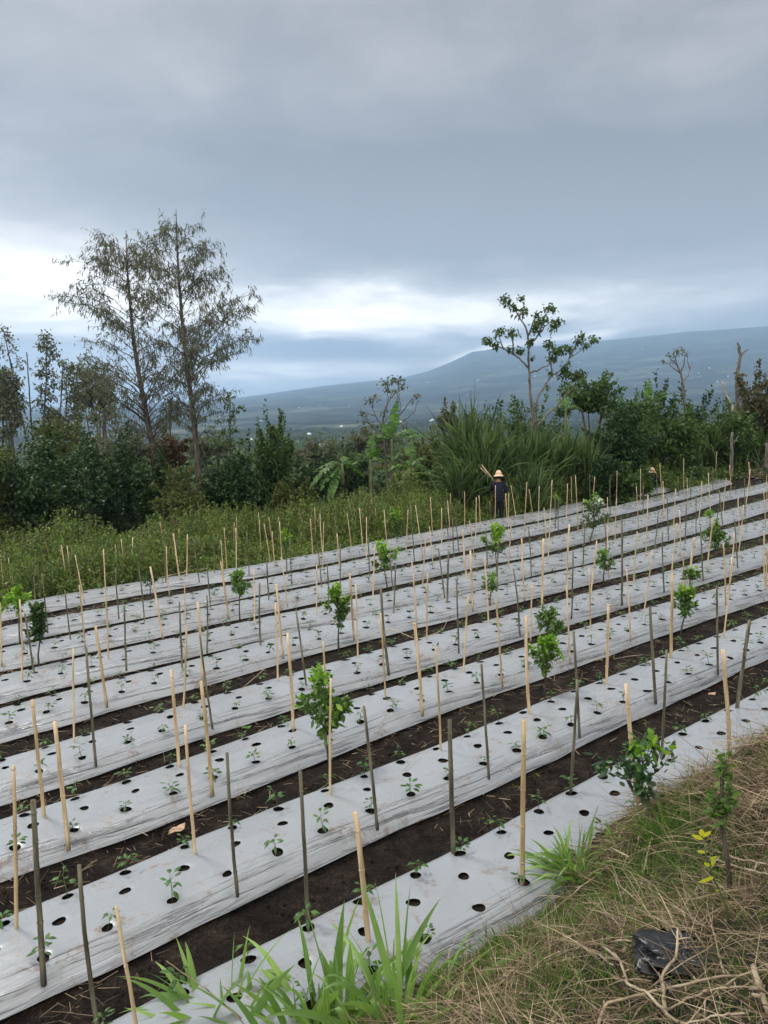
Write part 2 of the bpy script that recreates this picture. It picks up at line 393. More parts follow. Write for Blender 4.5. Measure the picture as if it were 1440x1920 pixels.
M['tallgrass'] = leafmat('tall_grass', [(0.0112, 0.0278, 0.0104), (0.0325, 0.0651, 0.0208), (0.0790, 0.1302, 0.0372), (0.1674, 0.2083, 0.0595)], .3, .5, .35, 1.5)
M['banana'] = leafmat('banana_leaf', [(0.0375, 0.0840, 0.0260), (0.0750, 0.1680, 0.0390), (0.1800, 0.3220, 0.0650)], .4, .42, .4, 1.5)
M['freshgrass'] = leafmat('fresh_grass', [(0.0882, 0.1788, 0.0458), (0.1764, 0.3130, 0.0801), (0.3351, 0.4919, 0.1373)], .4, .42, .4, 4)
M['bankgreen'] = leafmat('bank_grass', [(0.0281, 0.0666, 0.0125), (0.0844, 0.1664, 0.0281), (0.1875, 0.2912, 0.0468)], .3, .55, .3, 4)
M['straw'] = leafmat('dry_straw', [(0.0390, 0.0271, 0.0175), (0.1300, 0.0922, 0.0614), (0.3250, 0.2510, 0.1684), (0.6500, 0.5699, 0.4099)], .15, .65, .25, 4)
M['cane'] = noisemat('cane_stalk', [(0.05, 0.07, 0.025), (0.11, 0.13, 0.05)], 4, .6)
M['black'] = noisemat('black_plastic', [(0.006, 0.007, 0.008), (0.014, 0.015, 0.017)], 6, .28, .01, 14, None, .5)
M['white'] = noisemat('white_plastic', [(0.55, 0.58, 0.62), (0.75, 0.77, 0.8)], 6, .4, .01, 14)
M['pink'] = noisemat('pink_plastic', [(0.55, 0.08, 0.16), (0.75, 0.22, 0.30), (0.8, .5, .52)], 9, .4, .01, 14)
M['navy'] = noisemat('navy_cloth', [(0.008, 0.009, 0.018), (0.014, 0.015, 0.030)], 8, .9, .01, 20)
M['trouser'] = noisemat('black_cloth', [(0.006, 0.006, 0.008), (0.011, 0.011, 0.014)], 8, .9, .01, 20)
M['skin'] = noisemat('skin', [(0.20, 0.10, 0.06), (0.26, 0.14, 0.085)], 8, .6)
M['hair'] = noisemat('hair', [(0.006, 0.005, 0.005), (0.012, 0.01, 0.01)], 20, .5)
M['hat'] = noisemat('woven_hat', [(0.50, 0.36, 0.25), (0.66, 0.52, 0.38)], 40, .8, .003, 80)
M['hatband'] = noisemat('hat_band', [(0.45, 0.16, 0.10), (0.55, 0.30, 0.2)], 30, .8)
M['wall'] = noisemat('white_wall', [(0.62, 0.63, 0.63), (0.8, 0.8, 0.79)], .3, .8)
M['roofw'] = noisemat('pale_roof', [(0.5, 0.52, 0.54), (0.75, 0.76, 0.78)], .3, .6)
M['dryleaf'] = noisemat('pale_dry_leaf', [(0.30, 0.20, 0.13), (0.5, 0.38, 0.28)], 20, .7, .004, 30)
M['yellow'] = leafmat('yellow_leaf', [(0.25, 0.36, 0.03), (0.50, 0.55, 0.05), (0.65, 0.58, 0.06)], .4, .45, .3, 9)


STK = """26 1436 31 1742 t 0;62 1501 81 1825 d 1;148 1622 182 1914 d 0;218 1699 262 1960 t 0;348 1360 366 1602 t 0;426 1412 444 1662 d 0;563 1447 577 1725 d 0;666 1523 690 1766 t 1;682 1324 706 1539 d 0;621 1272 619 1491 t 0;843 1350 850 1595 d 1;816 1210 826 1407 t 0;902 1245 916 1445 d 0;982 1351 979 1653 t 1;1174 1281 1200 1533 t 1;1355 1218 1369 1430 t 1;1075 1183 1086 1369 d 0;1083 1275 1070 1482 d 0;1250 1219 1240 1425 d 0;1406 1163 1382 1327 d 1;1344 1098 1346 1254 d 0;1219 1137 1229 1307 d 1;1372 1045 1357 1195 t 0;1357 1019 1361 1130 t 0;1261 1075 1258 1234 t 1;1269 981 1259 1085 t 0;1281 1035 1280 1100 t 0;1301 1008 1292 1085 t 1;1223 1032 1207 1152 t 0;1175 1067 1182 1193 t 0;1141 1133 1137 1284 t 1;1104 1061 1107 1183 t 0;1119 1014 1107 1117 t 0;1166 976 1166 1127 d 1;1215 928 1211 1047 t 0;1242 997 1245 1103 d 0;1274 957 1275 1037 t 0;1313 986 1318 1082 d 0;1337 970 1327 1055 t 1;1377 972 1383 1059 d 0;1377 1000 1370 1085 t 0;1395 947 1385 1038 t 0;1384 933 1387 1000 t 0;1432 918 1436 988 t 0;1433 996 1434 1100 t 0;1439 1028 1436 1105 t 0;1404 866 1407 920 t 0;1407 880 1399 943 t 0;1396 897 1397 963 d 0;1437 892 1438 948 t 0;1368 872 1371 930 t 0;1362 897 1356 960 t 0;1344 847 1341 901 t 0;1328 886 1332 957 t 0;1348 917 1355 983 d 0;1350 933 1342 987 d 0;1316 902 1310 975 t 0;1337 877 1337 920 d 0;1305 929 1305 993 d 0;1282 859 1282 916 t 0;1296 881 1295 931 d 0;1288 896 1290 953 t 0;1271 895 1273 929 d 0;1287 943 1285 1018 d 0;1267 917 1263 987 t 0;1250 857 1250 903 t 0;1237 869 1241 930 t 0;1243 902 1245 967 t 0;1251 933 1253 1007 d 0;1231 887 1232 938 d 0;1235 957 1227 1028 d 0;1201 879 1201 938 t 0;1206 902 1206 963 d 0;988 904 983 1005 t 0;992 917 999 965 t 0;1011 912 1009 982 t 0;1035 900 1031 975 t 0;1032 975 1027 1052 t 0;1020 952 1025 1023 t 0;1064 907 1062 970 t 0;1059 898 1060 948 d 0;1079 891 1084 1000 t 0;1120 879 1120 937 t 0;1115 894 1111 948 t 0;1105 891 1107 945 d 0;1144 896 1144 960 d 0;1149 880 1153 932 d 0;1157 883 1156 940 t 0;1156 935 1153 1015 t 0;1162 873 1162 928 t 0;1139 932 1141 1000 t 0;1140 985 1142 1077 t 0;1132 955 1137 1030 d 0;1193 912 1197 985 t 0;1195 997 1188 1095 t 0;1040 925 1042 985 d 0;1047 935 1047 993 d 0;1067 983 1063 1103 t 1;1062 1097 1068 1234 t 0;1094 935 1093 998 t 0;1098 978 1093 1067 d 0;991 987 996 1074 d 0;978 1009 983 1119 t 1;1019 1010 1016 1132 t 1;1075 1033 1072 1151 d 0;963 1066 974 1183 d 0;958 910 967 967 t 0;998 1094 995 1193 t 0;930 1122 941 1277 t 0;987 1154 993 1339 t 1;909 1045 916 1168 t 0;720 955 726 1027 t 0;765 956 761 1037 t 0;779 947 792 1038 t 0;770 947 777 1050 d 0;807 932 811 1000 t 0;805 987 812 1063 t 0;798 1008 792 1103 t 0;828 953 828 1022 t 0;833 933 840 1000 d 0;839 938 844 998 t 0;848 970 851 1040 d 0;855 960 860 1028 d 0;871 922 871 987 t 0;880 976 889 1048 t 0;868 993 875 1085 t 1;893 933 892 1007 t 0;898 929 900 988 t 0;882 1032 886 1138 t 1;929 910 928 978 t 0;948 925 951 980 t 0;954 924 953 987 t 0;958 987 953 1067 t 0;918 940 920 980 d 0;911 990 914 1063 d 0;934 1012 932 1097 d 0;772 1053 781 1168 t 0;802 1075 800 1201 t 0;841 1032 839 1132 d 1;822 1028 833 1114 d 0;856 1088 860 1215 d 0;877 1118 869 1261 t 0;742 1060 738 1151 d 0;732 1028 737 1105 d 0;656 1075 663 1192 t 1;667 1096 671 1234 t 0;702 1025 699 1125 t 0;714 1101 728 1255 d 1;714 1149 723 1308 t 0;777 1168 791 1330 t 1;606 1203 612 1330 t 0;613 1058 616 1135 d 0;495 982 507 1058 t 0;510 996 515 1060 t 0;524 978 529 1055 t 0;527 1045 538 1130 t 0;582 973 587 1043 t 0;600 964 605 1035 t 0;607 980 605 1065 t 0;595 1020 603 1102 d 0;627 968 636 1030 d 0;632 1000 637 1062 t 0;638 1020 638 1100 d 0;651 962 659 1028 t 0;674 952 680 1025 t 0;687 970 687 1043 t 0;690 1010 693 1082 d 0;543 1010 547 1088 d 0;500 1045 504 1125 d 0;594 1060 593 1153 t 0;487 1093 489 1212 d 0;518 1095 530 1225 t 1;516 1130 521 1278 t 0;555 1143 574 1285 d 0;371 1130 380 1268 t 1;375 1190 397 1354 d 0;336 1128 342 1255 d 0;350 1176 344 1329 t 0;346 1095 349 1185 t 0;321 1256 336 1438 t 1;377 1277 397 1477 t 1;539 1187 550 1368 t 1;388 1117 388 1215 d 0;414 1053 428 1152 t 1;475 1067 477 1167 t 0;249 1008 248 1088 t 0;260 1063 271 1167 d 0;282 1062 304 1188 t 1;312 1025 317 1110 t 0;325 1000 337 1087 t 1;351 1002 350 1082 t 0;362 1007 373 1085 d 0;388 1057 395 1140 d 0;414 1012 419 1082 t 0;420 989 426 1072 t 0;442 990 443 1062 t 0;463 998 467 1072 d 0;308 1020 311 1092 d 0;400 1000 402 1075 d 0;1 1040 9 1128 t 0;8 1042 10 1115 d 0;16 1045 24 1120 t 0;62 1053 66 1125 d 0;79 1075 89 1178 d 0;115 1022 127 1103 t 0;126 1023 135 1103 t 0;141 1040 157 1123 t 0;149 1097 159 1207 t 0;161 1215 179 1424 d 0;122 1107 132 1200 d 0;194 1030 199 1120 t 0;198 1115 203 1237 t 0;217 1065 223 1152 d 0;227 1010 235 1088 t 0;37 1125 41 1275 t 0;47 1150 64 1263 d 0;233 1136 237 1248 d 0;179 1173 199 1315 t 1;137 1217 139 1392 t 0;61 1312 83 1532 t 1;103 1353 127 1577 t 1;0 1130 3 1238 t 0"""
NE_S = {
2:"0 1920;139 1855;243 1803;382 1733;500 1674;650 1600;801 1535;961 1467;1103 1391;1217 1340;1265 1321;1338 1284;1409 1253;1440 1240",
3:"0 1657;174 1605;299 1556;392 1514;500 1469;566 1445;642 1409;704 1385;787 1355;821 1342;900 1315;1004 1281;1087 1252;1160 1222;1230 1196;1294 1176;1359 1154;1440 1130",
4:"0 1514;139 1476;219 1440;300 1413;394 1382;450 1368;508 1345;554 1330;642 1303;725 1280;787 1257;900 1225;979 1200;1046 1181;1108 1162;1140 1150;1234 1121;1296 1105;1369 1082;1440 1060",
5:"0 1396;83 1373;156 1352;229 1327;300 1311;392 1288;479 1264;529 1243;600 1225;683 1203;756 1186;819 1170;900 1151;958 1135;1046 1112;1129 1091;1200 1074;1250 1062;1300 1045;1350 1027;1440 1002",
6:"0 1322;73 1300;156 1282;229 1265;300 1249;373 1230;446 1216;487 1201;600 1177;683 1159;746 1145;808 1130;887 1109;960 1091;1010 1077;1077 1064;1143 1047;1200 1029;1267 1012;1317 998;1360 985;1440 960",
7:"0 1260;83 1242;146 1230;229 1211;300 1197;383 1176;467 1159;550 1143;623 1125;683 1113;750 1097;803 1086;870 1070;960 1052;1027 1038;1102 1018;1160 1000;1200 992;1250 977;1303 961;1350 943;1392 933;1440 923",
8:"0 1214;93 1193;167 1178;240 1165;307 1153;388 1138;480 1118;558 1101;638 1087;713 1067;742 1061;810 1047;860 1037;900 1028;960 1013;1027 1000;1087 985;1140 971;1200 958;1267 940;1300 933;1338 920;1375 907",
9:"0 1167;100 1148;167 1133;240 1122;307 1110;390 1094;480 1087;547 1070;597 1062;685 1043;753 1028;820 1015;870 1005;960 987;1010 977;1058 968;1092 958;1143 947;1200 934;1267 920"}
def P(s): return [tuple(float(v) for v in a.split()) for a in s.split(';') if a.strip()]
STAKES = [(*map(float, a.split()[:4]), a.split()[4], int(a.split()[5])) for a in STK.split(';')]

# ================================================================== GROUND
def grid_mesh(name, X_, Y_, Z_, mat, kind='structure', smooth=True):
    h, w_ = X_.shape; mb = MB(); i = np.arange(h-1)[:, None]*w_+np.arange(w_-1)[None]
    mb.add(np.stack([X_, Y_, Z_], -1).reshape(-1, 3), np.stack([i, i+w_, i+w_+1, i+1], -1).reshape(-1, 4)[:, ::-1])
    o = mb.build(name, mat, smooth=smooth); return setp(o, kind=kind)

# bed edge lines: near lower edge of every film covered bed (u, v) along the slope
NEP = {k: P(v) for k, v in NE_S.items()}
def ne_curve(k):
    if k == 1:
        us = np.linspace(-2, 17, 250); return us, 3.93+0.0*us+0.02*np.sin(us*.9)
    W_ = np.array([hitp(x, y, -0.12)[:2] for x, y in NEP[k]]); u, v = uv_of(W_[:, 0], W_[:, 1])
    u0 = u[0]-2.5; u1 = {2: 19.0, 3: 22.5, 4: 26.5, 5: 31, 6: 36, 7: 41, 8: 38.6, 9: 34.5}[k]
    us = np.arange(u0, u1, .1)
    dv = (v[-1]-v[-4])/(u[-1]-u[-4]) if k > 5 else 0.0
    vs_ = np.interp(us, u, v); vs_ = np.where(us > u[-1], v[-1]+dv*(us-u[-1]), vs_)
    ker = np.exp(-0.5*(np.arange(-25, 26)*.1/0.75)**2); ker /= ker.sum()
    pad = np.concatenate([np.full(25, vs_[0]), vs_, vs_[-1]+dv*.1*np.arange(1, 26)])
    sm = np.convolve(pad, ker, 'valid')
    return us, sm
BW = 1.20          # ground width of a bed
BED = {k: ne_curve(k) for k in range(1, 10)}
PROF_T = np.array([0, .03, .08, .14, .20, .30, .60, .90, 1.00, 1.06, 1.12, 1.17, 1.20])
PROF_Z = np.array([0, .045, .12, .175, .20, .212, .232, .212, .20, .175, .12, .045, 0])
def bed_h(t): return np.interp(t, PROF_T, PROF_Z)
def bed_t(k, u, v):
    us, ne = BED[k]; t = v-np.interp(u, us, ne); ok = (u > us[0]) & (u < us[-1]); return np.where(ok, t, -9)

# fine soil of the field, heaped under every bed
uu = np.arange(-5, 48, .07); vv = np.arange(3.0, 28, .055)
Ug, Vg = np.meshgrid(uu, vv); Xg, Yg = xy_of(Ug, Vg); Zg = ground_z(Xg, Yg)
hb = np.zeros_like(Zg); furrow = np.ones_like(Zg)
for k in BED:
    t = bed_t(k, Ug, Vg); s = (t-.6)/1.0+.6; ins = (t > 0) & (t < BW)
    hb = np.where(ins, np.maximum(bed_h(np.clip((t-.6)*1.06+.6, 0, BW))-.035, -.02), hb); furrow = np.where(ins, 0.25, furrow)
Zg = Zg-.03*(hb==0)+hb+furrow*(0.028*fbm(Ug*2.2, Vg*3, 21, 3)+0.022*fbm(Ug*9, Vg*9, 31, 3))+.0
edge = np.minimum.reduce([Ug-uu[0], uu[-1]-Ug, Vg-vv[0], vv[-1]-Vg]); Zg -= np.where(edge < .3, .6*(.3-edge), 0)
grid_mesh('field_soil', Xg, Yg, Zg, M['soil'])
# bank of earth the photo was taken from
uu = np.arange(-8, 21, .08); vv = np.arange(-6, 4.42, .07)
Ub, Vb = np.meshgrid(uu, vv); Xb, Yb = xy_of(Ub, Vb)
def bank_extra(x, y):
    """heap of cut grass at the right"""
    m = np.exp(-(((x-MPT[0])/0.9)**2+((y-MPT[1])/0.8)**2)); return .42*m*(1+.25*fbm(x*4, y*4, 19, 2))
MPT = bank_hit(1410, 1500)
def BL(x, y):
    u, v = uv_of(x, y); return (.10*fbm(x*1.9, y*1.9, 8, 4)+.02)*sstep(4.3, 3.6, v)
def gz(x, y):
    x = np.asarray(x, float); y = np.asarray(y, float); u, v = uv_of(x, y); return ground_z(x, y)+np.where(v < 4.4, bank_extra(x, y)+BL(x, y), 0)
Zb = ground_z(Xb, Yb)+bank_extra(Xb, Yb)+BL(Xb, Yb)
_bk = 3.95+.27*sstep(4.3, 5.6, Ub)-Vb+0.05*np.sin(Ub*2.3)
grid_mesh('bank', Xb, Yb, Zb+.03-.25*sstep(.02, -.12, _bk), M['bank'])

# wide land around and far beyond
ga = np.concatenate([np.radians(np.arange(-180, -42, 3)), np.radians(np.arange(-42, 42, .11)), np.radians(np.arange(42, 180.1, 3))])
gr = np.concatenate([[0.5], np.geomspace(2, 14000, 190), [15000, 15800]])
Ag, Rg = np.meshgrid(ga, gr); Xf = Rg*np.sin(Ag); Yf = Rg*np.cos(Ag); Zf = ground_z(Xf, Yf)
uf, vf = uv_of(Xf, Yf); ins = (uf > -5.5) & (uf < 48.5) & (vf > -6.5) & (vf < 28.5)
Zf = Zf-np.where(ins, .55, 0)
Zf = np.where(Rg > 14100, Zf-(Rg-14000)*.12, Zf)
Zf += np.where((Rg > 60), fbm(Xf*.02, Yf*.02, 77, 3)*np.clip(Rg/900, 0, 3), 0)
grid_mesh('valley_land', Xf, Yf, Zf, M['land'])

# ================================================================== BEDS
NEARN = {1: 'nearest', 2: 'second', 3: 'third', 4: 'fourth', 5: 'fifth', 6: 'sixth', 7: 'seventh', 8: 'eighth', 9: 'farthest'}
PH = {1: 2.85, 2: .93+.0, 3: 1.0, 4: 1.1, 5: 1.2, 6: 1.3, 7: 1.15, 8: 1.05, 9: 1.3}
SP = 0.545
TN, TM, TF = .25, .61, .95
def holes_of(k):
    us, ne = BED[k]; H = []
    n = int((us[-1]-us[0])/SP)
    for line, (t0, ph) in enumerate(((TN, .30 if k != 1 else .10), (TM, .0 if k != 1 else -.26), (TF, .0))):
        if k == 2: ph = (.13, .40, 0)[line]
        for i in range(-4, n+6):
            u = PH[k]+ph+i*SP+rng.normal(0, .018)
            if us[0]+.1 < u < us[-1]-.1:
                H.append((u, t0+rng.normal(0, .014), line, rng.uniform(.046, .060) if k < 4 else rng.uniform(.05, .064), rng.uniform(0, 6.28)))
    return H
HOLES = {k: holes_of(k) for k in BED}
def film(k):
    us, ne = BED[k]
    ds = .022 if k <= 3 else (.03 if k <= 5 else .042)
    S_ = np.arange(us[0], us[-1], ds)
    dt = .024 if k <= 3 else .034
    side = np.linspace(0, .16, 12 if k <= 3 else 8)
    T_ = np.concatenate([side[:-1], np.arange(.16, 1.045, dt), 1.2-side[::-1][1:]])
    Sg, Tg = np.meshgrid(S_, T_, indexing='ij')
    ne_ = np.interp(Sg, us, ne)
    # wavering lower edge, pulled at the pegs
    wav = .05*fbm(Sg*.7, Sg*0+k*7.3, 3, 2)+.012*fbm(Sg*2.6, Sg*0+k, 5, 1)
    t2 = Tg.copy()
    z = bed_h(np.clip(Tg, 0, BW))
    near = sstep(.25, 0, Tg); far = sstep(.95, 1.2, Tg)
    v_ = ne_+t2+wav*near-.03*fbm(Sg*1.1, Sg*0+k*3+50, 9)*far
    x, y = xy_of(Sg, v_); zg = plane(x, y)-.12
    # gentle swells and the long stretched folds
    z = z+.012*fbm(Sg*1.1, Tg*1.5+k*9, 40+k, 3)*sstep(0, .1, Tg)*sstep(1.2, 1.1, Tg)
    sideA = sstep(.34, .12, Tg)*sstep(-.02, .05, Tg)
    fold = np.maximum(0, fbm(Sg*.8+.6*np.sin(Sg*2.1), (Tg+.045*np.sin(Sg*1.3+k))*30, 60+k, 2))
    z = z+(.030*sideA+.004)*fold*sstep(.15, .5, vn(Sg*.7, Sg*0+k, 91))+.012*(Tg < .05)
    if k <= 3: z = z+.005*sideA*fbm(Sg*2, Tg*70, 70+k, 2)
    z = np.where(Tg < 0, .004+.02*(Tg+.055), z); z = np.where(Tg > 1.2, .004, z)
    V = np.stack([x, y, zg+z], -1)
    kill = np.zeros(Sg.shape, bool)
    uvw = np.stack([Sg, Tg], -1)
    for (hu, ht, line, hr, ha) in HOLES[k]:
        i0, i1 = np.searchsorted(S_, [hu-.13, hu+.13]); j0, j1 = np.searchsorted(T_, [ht-.13, ht+.13])
        if i1-i0 < 2: continue
        a = Sg[i0:i1, j0:j1]-hu; b = Tg[i0:i1, j0:j1]-ht; d = np.hypot(a, b)+1e-6; ang = np.arctan2(b, a)
        r = hr*(1+.10*np.cos(2*(ang-ha))+.05*np.cos(3*ang+ha))
        ink = d < r
        q = np.where(ink, r, d)/d
        ns = hu+a*q; ntt = ht+b*q
        du = ns-Sg[i0:i1, j0:j1]; dv_ = ntt-Tg[i0:i1, j0:j1]
        V[i0:i1, j0:j1, 0] += du*UX[0]+dv_*VX[0]; V[i0:i1, j0:j1, 1] += du*UX[1]+dv_*VX[1]
        V[i0:i1, j0:j1, 2] -= .008*np.clip(1.8-d/r, 0, 1)
        kill[i0:i1, j0:j1] |= ink
    h, w_ = Sg.shape; i = np.arange(h-1)[:, None]*w_+np.arange(w_-1)[None]
    kk = kill[:-1, :-1] & kill[1:, :-1] & kill[1:, 1:] & kill[:-1, 1:]
    F = np.stack([i, i+w_, i+w_+1, i+1], -1)[~kk]
    mb = MB(); mb.add(V.reshape(-1, 3), F)
    o = mb.build('film_covered_bed', M['film'], uv=uvw.reshape(-1, 2))
    lab = {1: 'nearest silver plastic covered bed, half hidden behind the grassy bank', 9: 'farthest silver plastic covered bed, along the green weeds'}.get(
        k, f'{NEARN[k]} silver plastic covered bed counted from the camera, pierced by planting holes')
    setp(o, lab, 'planting bed', 'plastic covered planting beds')
for k in BED: film(k)

def project(P_):
    Q = np.asarray(P_)-EYE; d = Q@_F; return 720+FPX*(Q@CR)/d, 960-FPX*(Q@CU)/d, d
def film_top(k, u, t):
    us, ne = BED[k]; v = np.interp(u, us, ne)+t; x, y = xy_of(u, v); return np.array([float(x), float(y), float(plane(x, y)-.12+bed_h(t))])

# ================================================================== STAKES
SPEC = []
for (x0, y0, x1, y1, kind, wide) in STAKES:
    B_ = hitp(x1, y1, .09)
    u, v = uv_of(B_[0], B_[1])
    if v > 20.9: B_ = hitp(x1, y1, -.10)
    k_ = 960-y0; h = (k_*((B_-EYE)@_F)-FPX*((B_-EYE)@CU))/(FPX*CU[2]-k_*_F[2])
    h = min(max(h, .7), 2.1)
    top = B_+np.array([0, 0, h]); xt, yt, dd = project(top); top = top+np.array([1, 0, 0])*(x0-xt)*dd/FPX
    SPEC.append([B_, top, kind, wide])
for i in range(26):      # half hidden stakes standing among the weeds behind the beds
    u = rng.uniform(6, 34); v = rng.uniform(21.3, 24.5); x, y = xy_of(u, v); B_ = np.array([x, y, plane(x, y)-.1])
    SPEC.append([B_, B_+np.array([rng.normal(0, .06), rng.normal(0, .06), rng.uniform(1.0, 1.35)]), 'g', 0])
lanes = {}
for s in SPEC:
    u, v = uv_of(s[0][0], s[0][1])
    best = min(BED, key=lambda k: abs(v-(np.interp(u, *BED[k])+.6))) if v < 21.0 else 10
    lanes.setdefault(best, []).append((project(s[0])[0], s))
tick = 0
for k in sorted(lanes):
    for i, (px, (B_, top, kind, wide)) in enumerate(sorted(lanes[k], key=lambda q: q[0])):
        L = np.linalg.norm(top-B_); D = (top-B_)/L; n = 9; mb = MB()
        side = unit(np.cross(D, rng.normal(size=3)))
        bend = rng.normal(0, .010)
        t = np.linspace(-.1/L, 1, n); pts = B_+D*(t*L)[:, None]+side*(bend*np.sin(np.pi*np.clip(t, 0, 1)))[:, None]+rng.normal(0, .0015, (n, 3))
        r0 = (.021 if wide else .014)*rng.uniform(.9, 1.15)
        if kind == 'd': r0 *= 1.05
        rr = r0*np.linspace(1.05, .88, n)*rng.uniform(.96, 1.04, n)
        tube(mb, pts-B_, rr, 7)
        for q in np.arange(rng.uniform(.1, .3), L, rng.uniform(.22, .34)):   # knots of the cane
            c = np.array([np.interp(q/L, t, pts[:, a]) for a in range(3)])-B_; rk = r0*np.interp(q/L, [0, 1], [1.05, .9])
            tube(mb, [c-D*.010, c-D*.003, c+D*.003, c+D*.010], [rk*.98, rk*1.16, rk*1.16, rk*.98], 7, cap=False)
        col = {'t': ('bamboo', 'bamboo2')[tick % 3 == 2], 'd': 'oldstick', 'g': 'bamboo2'}[kind]; tick += 1
        o = mb.build('bamboo_stake', M[col]); o.location = tuple(float(q) for q in B_)
        word = {'t': 'pale tan bamboo stake', 'd': 'weathered grey brown stake', 'g': 'thin bamboo stake'}[kind]
        if wide: word = 'thick '+word
        where = f'in the {NEARN[k]} film covered bed' if k < 10 else 'in the weeds behind the beds'
        setp(o, f'{word}, {ordn(i+1)} from the left {where}', 'stake', 'bamboo stakes in the field')

# ================================================================== SEEDLINGS
def seedling_mesh(seed):
    mb = MB(); r = np.random.default_rng(seed)
    h = r.uniform(.10, .17); lean = r.normal(0, .02, 2)
    top = np.array([lean[0], lean[1], h]); pts = np.array([[0, 0, -.03], top*.5+[.004, 0, 0], top])
    tube(mb, pts, [.0035, .003, .002], 5, 1)
    n = r.integers(7, 12); P_ = []; D_ = []
    for i in range(n):
        t = r.uniform(.35, 1); p = top*t; a = i*2.4+r.uniform(-.4, .4); D = np.array([math.cos(a), math.sin(a), r.uniform(.0, .7)])
        q = p+D*r.uniform(.02, .045); tube(mb, [p, q], [.0015, .001], 4, 1, False); P_.append(q); D_.append(D)
    P_ = np.array(P_); D_ = np.array(D_)
    strips(mb, P_, D_, r.uniform(.05, .085, n), r.uniform(.013, .02, n), (.15, .85, 1, .6, .05), r.uniform(.2, .9, n), np.cross(D_, [0, 0, 1.]), 0, .3)
    return mb
seed_src = []
spots = []
skip_near = rng.random
for k in HOLES:
    for (u, t, line, r, a) in HOLES[k]:
        if line == 1: continue
        if rng.random() < .06: continue
        p = film_top(k, u, t); p[2] -= .012; px, py, dd = project(p)
        if -25 < px < 1465 and py < 1960 and dd > 0: spots.append((dd, k, line, px, p))
spots.sort(key=lambda s: s[0])
near, rest = spots[:300], spots[300:]
cnt = {}
order = {}
for s in near: order.setdefault((s[1], s[2]), []).append(s[3])
for v in order.values(): v.sort()
protos = []
for i in range(6):
    b = seedling_mesh(100+i); protos.append(b)
proto_mesh = []
for i, (dd, k, line, px, p) in enumerate(near):
    j = i % 6
    if i < 6:
        o = protos[j].build('chilli_seedling', [M['chilli'], M['cane']]); proto_mesh.append(o)
    else:
        o = proto_mesh[j].copy(); C.objects.link(o)
    sc = rng.uniform(.75, 1.25)
    o.location = tuple(float(q) for q in p); o.rotation_euler = (rng.normal(0, .1), rng.normal(0, .1), rng.uniform(0, 6.28)); o.scale = (sc, sc, sc)
    n = order[(k, line)].index(px)+1
    setp(o, f"chilli seedling, {ordn(n)} from the left, in the {'near' if line == 0 else 'far'} hole line of the {NEARN[k]} bed", 'seedling', 'chilli seedlings in the planting holes')
if rest:
    mb = MB(); raw = [(np.concatenate(b.V), b) for b in protos]
    for i, (dd, k, line, px, p) in enumerate(rest):
        V, b = raw[i % 6]; a = rng.uniform(0, 6.28); sc = rng.uniform(.7, 1.25); R_ = np.array([[math.cos(a), -math.sin(a), 0], [math.sin(a), math.cos(a), 0], [0, 0, 1]])
        base_n = mb.n; mb.V.append((V@R_.T)*sc+p); mb.n += len(V)
        for q in b.F:
            for F, mm in zip(b.F[q], b.M[q]): mb.F.setdefault(q, []).append(F+base_n); mb.M.setdefault(q, []).append(mm)
    setp(mb.build('far_seedlings', [M['chilli'], M['cane']]), 'small seedlings in the holes of the more distant beds', 'seedlings', kind='stuff')

# small pegs of split bamboo pinning the film edges
pegs = []
for k in range(1, 6):
    us, ne = BED[k]
    for u in np.arange(us[0]+.7+.2*k, us[-1], 1.35):
        u += rng.normal(0, .12); v = np.interp(u, us, ne)+.02; x, y = xy_of(u, v); p = np.array([x, y, plane(x, y)-.12]); px, py, dd = project(p)
        if -20 < px < 1460 and py < 1950: pegs.append((k, px, p))
for k in range(1, 6):
    for i, (kk, px, p) in enumerate(sorted([q for q in pegs if q[0] == k], key=lambda q: q[1])):
        mb = MB(); a = rng.uniform(-.5, .5); d = np.array([VX[0]*-1+a*UX[0], VX[1]*-1+a*UX[1], 1.1]); d /= np.linalg.norm(d)
        tube(mb, [-d*.06, d*.03, d*.075], [.008, .009, .007], 5); o = mb.build('wooden_peg', M['deadwood']); o.location = tuple(float(q) for q in p)
        setp(o, f'tiny wooden peg, {ordn(i+1)} from the left along the near edge of the {NEARN[k]} bed', 'peg', 'pegs pinning the plastic film')

# straw and weed litter in the furrows
mb = MB(); n = 26000
u = rng.uniform(0, 1, n)**1.5*26; v = rng.uniform(5.2, 19.5, n); ok = np.ones(n, bool)
for k in BED: t = bed_t(k, u, v); ok &= ~((t > -.03) & (t < 1.23))
u, v = u[ok], v[ok]; ok = vn(u*.9, v*.9, 55) > rng.uniform(.15, .8, len(u)); u, v = u[ok], v[ok]; x, y = xy_of(u, v)
P_ = np.stack([x, y, plane(x, y)-.105], -1); D = rng.normal(size=(len(P_), 3)); D[:, 2] = abs(D[:, 2])*.15
strips(mb, P_, D, rng.uniform(.03, .22, len(P_)), .0025, (1, 1, .6), 0, None)
setp(mb.build('straw_litter', M['straw']), 'bits of straw lying in the dark furrows', 'litter', kind='stuff')
mb = MB(); n = 1500
u = rng.uniform(0, 28, n); v = rng.uniform(5.2, 19.5, n); ok = np.ones(n, bool)
for k in BED: t = bed_t(k, u, v); ok &= ~((t > -.05) & (t < 1.25))
u, v = u[ok], v[ok]; ok = vn(u*.6, v*.8, 56)+.25*(u > 14) > .62; u, v = u[ok], v[ok]; x, y = xy_of(u, v)
P_ = np.repeat(np.stack([x, y, plane(x, y)-.12], -1), 7, 0); P_[:, :2] += rng.normal(0, .04, (len(P_), 2)); D = rng.normal(size=(len(P_), 3)); D[:, 2] = abs(D[:, 2])+.5
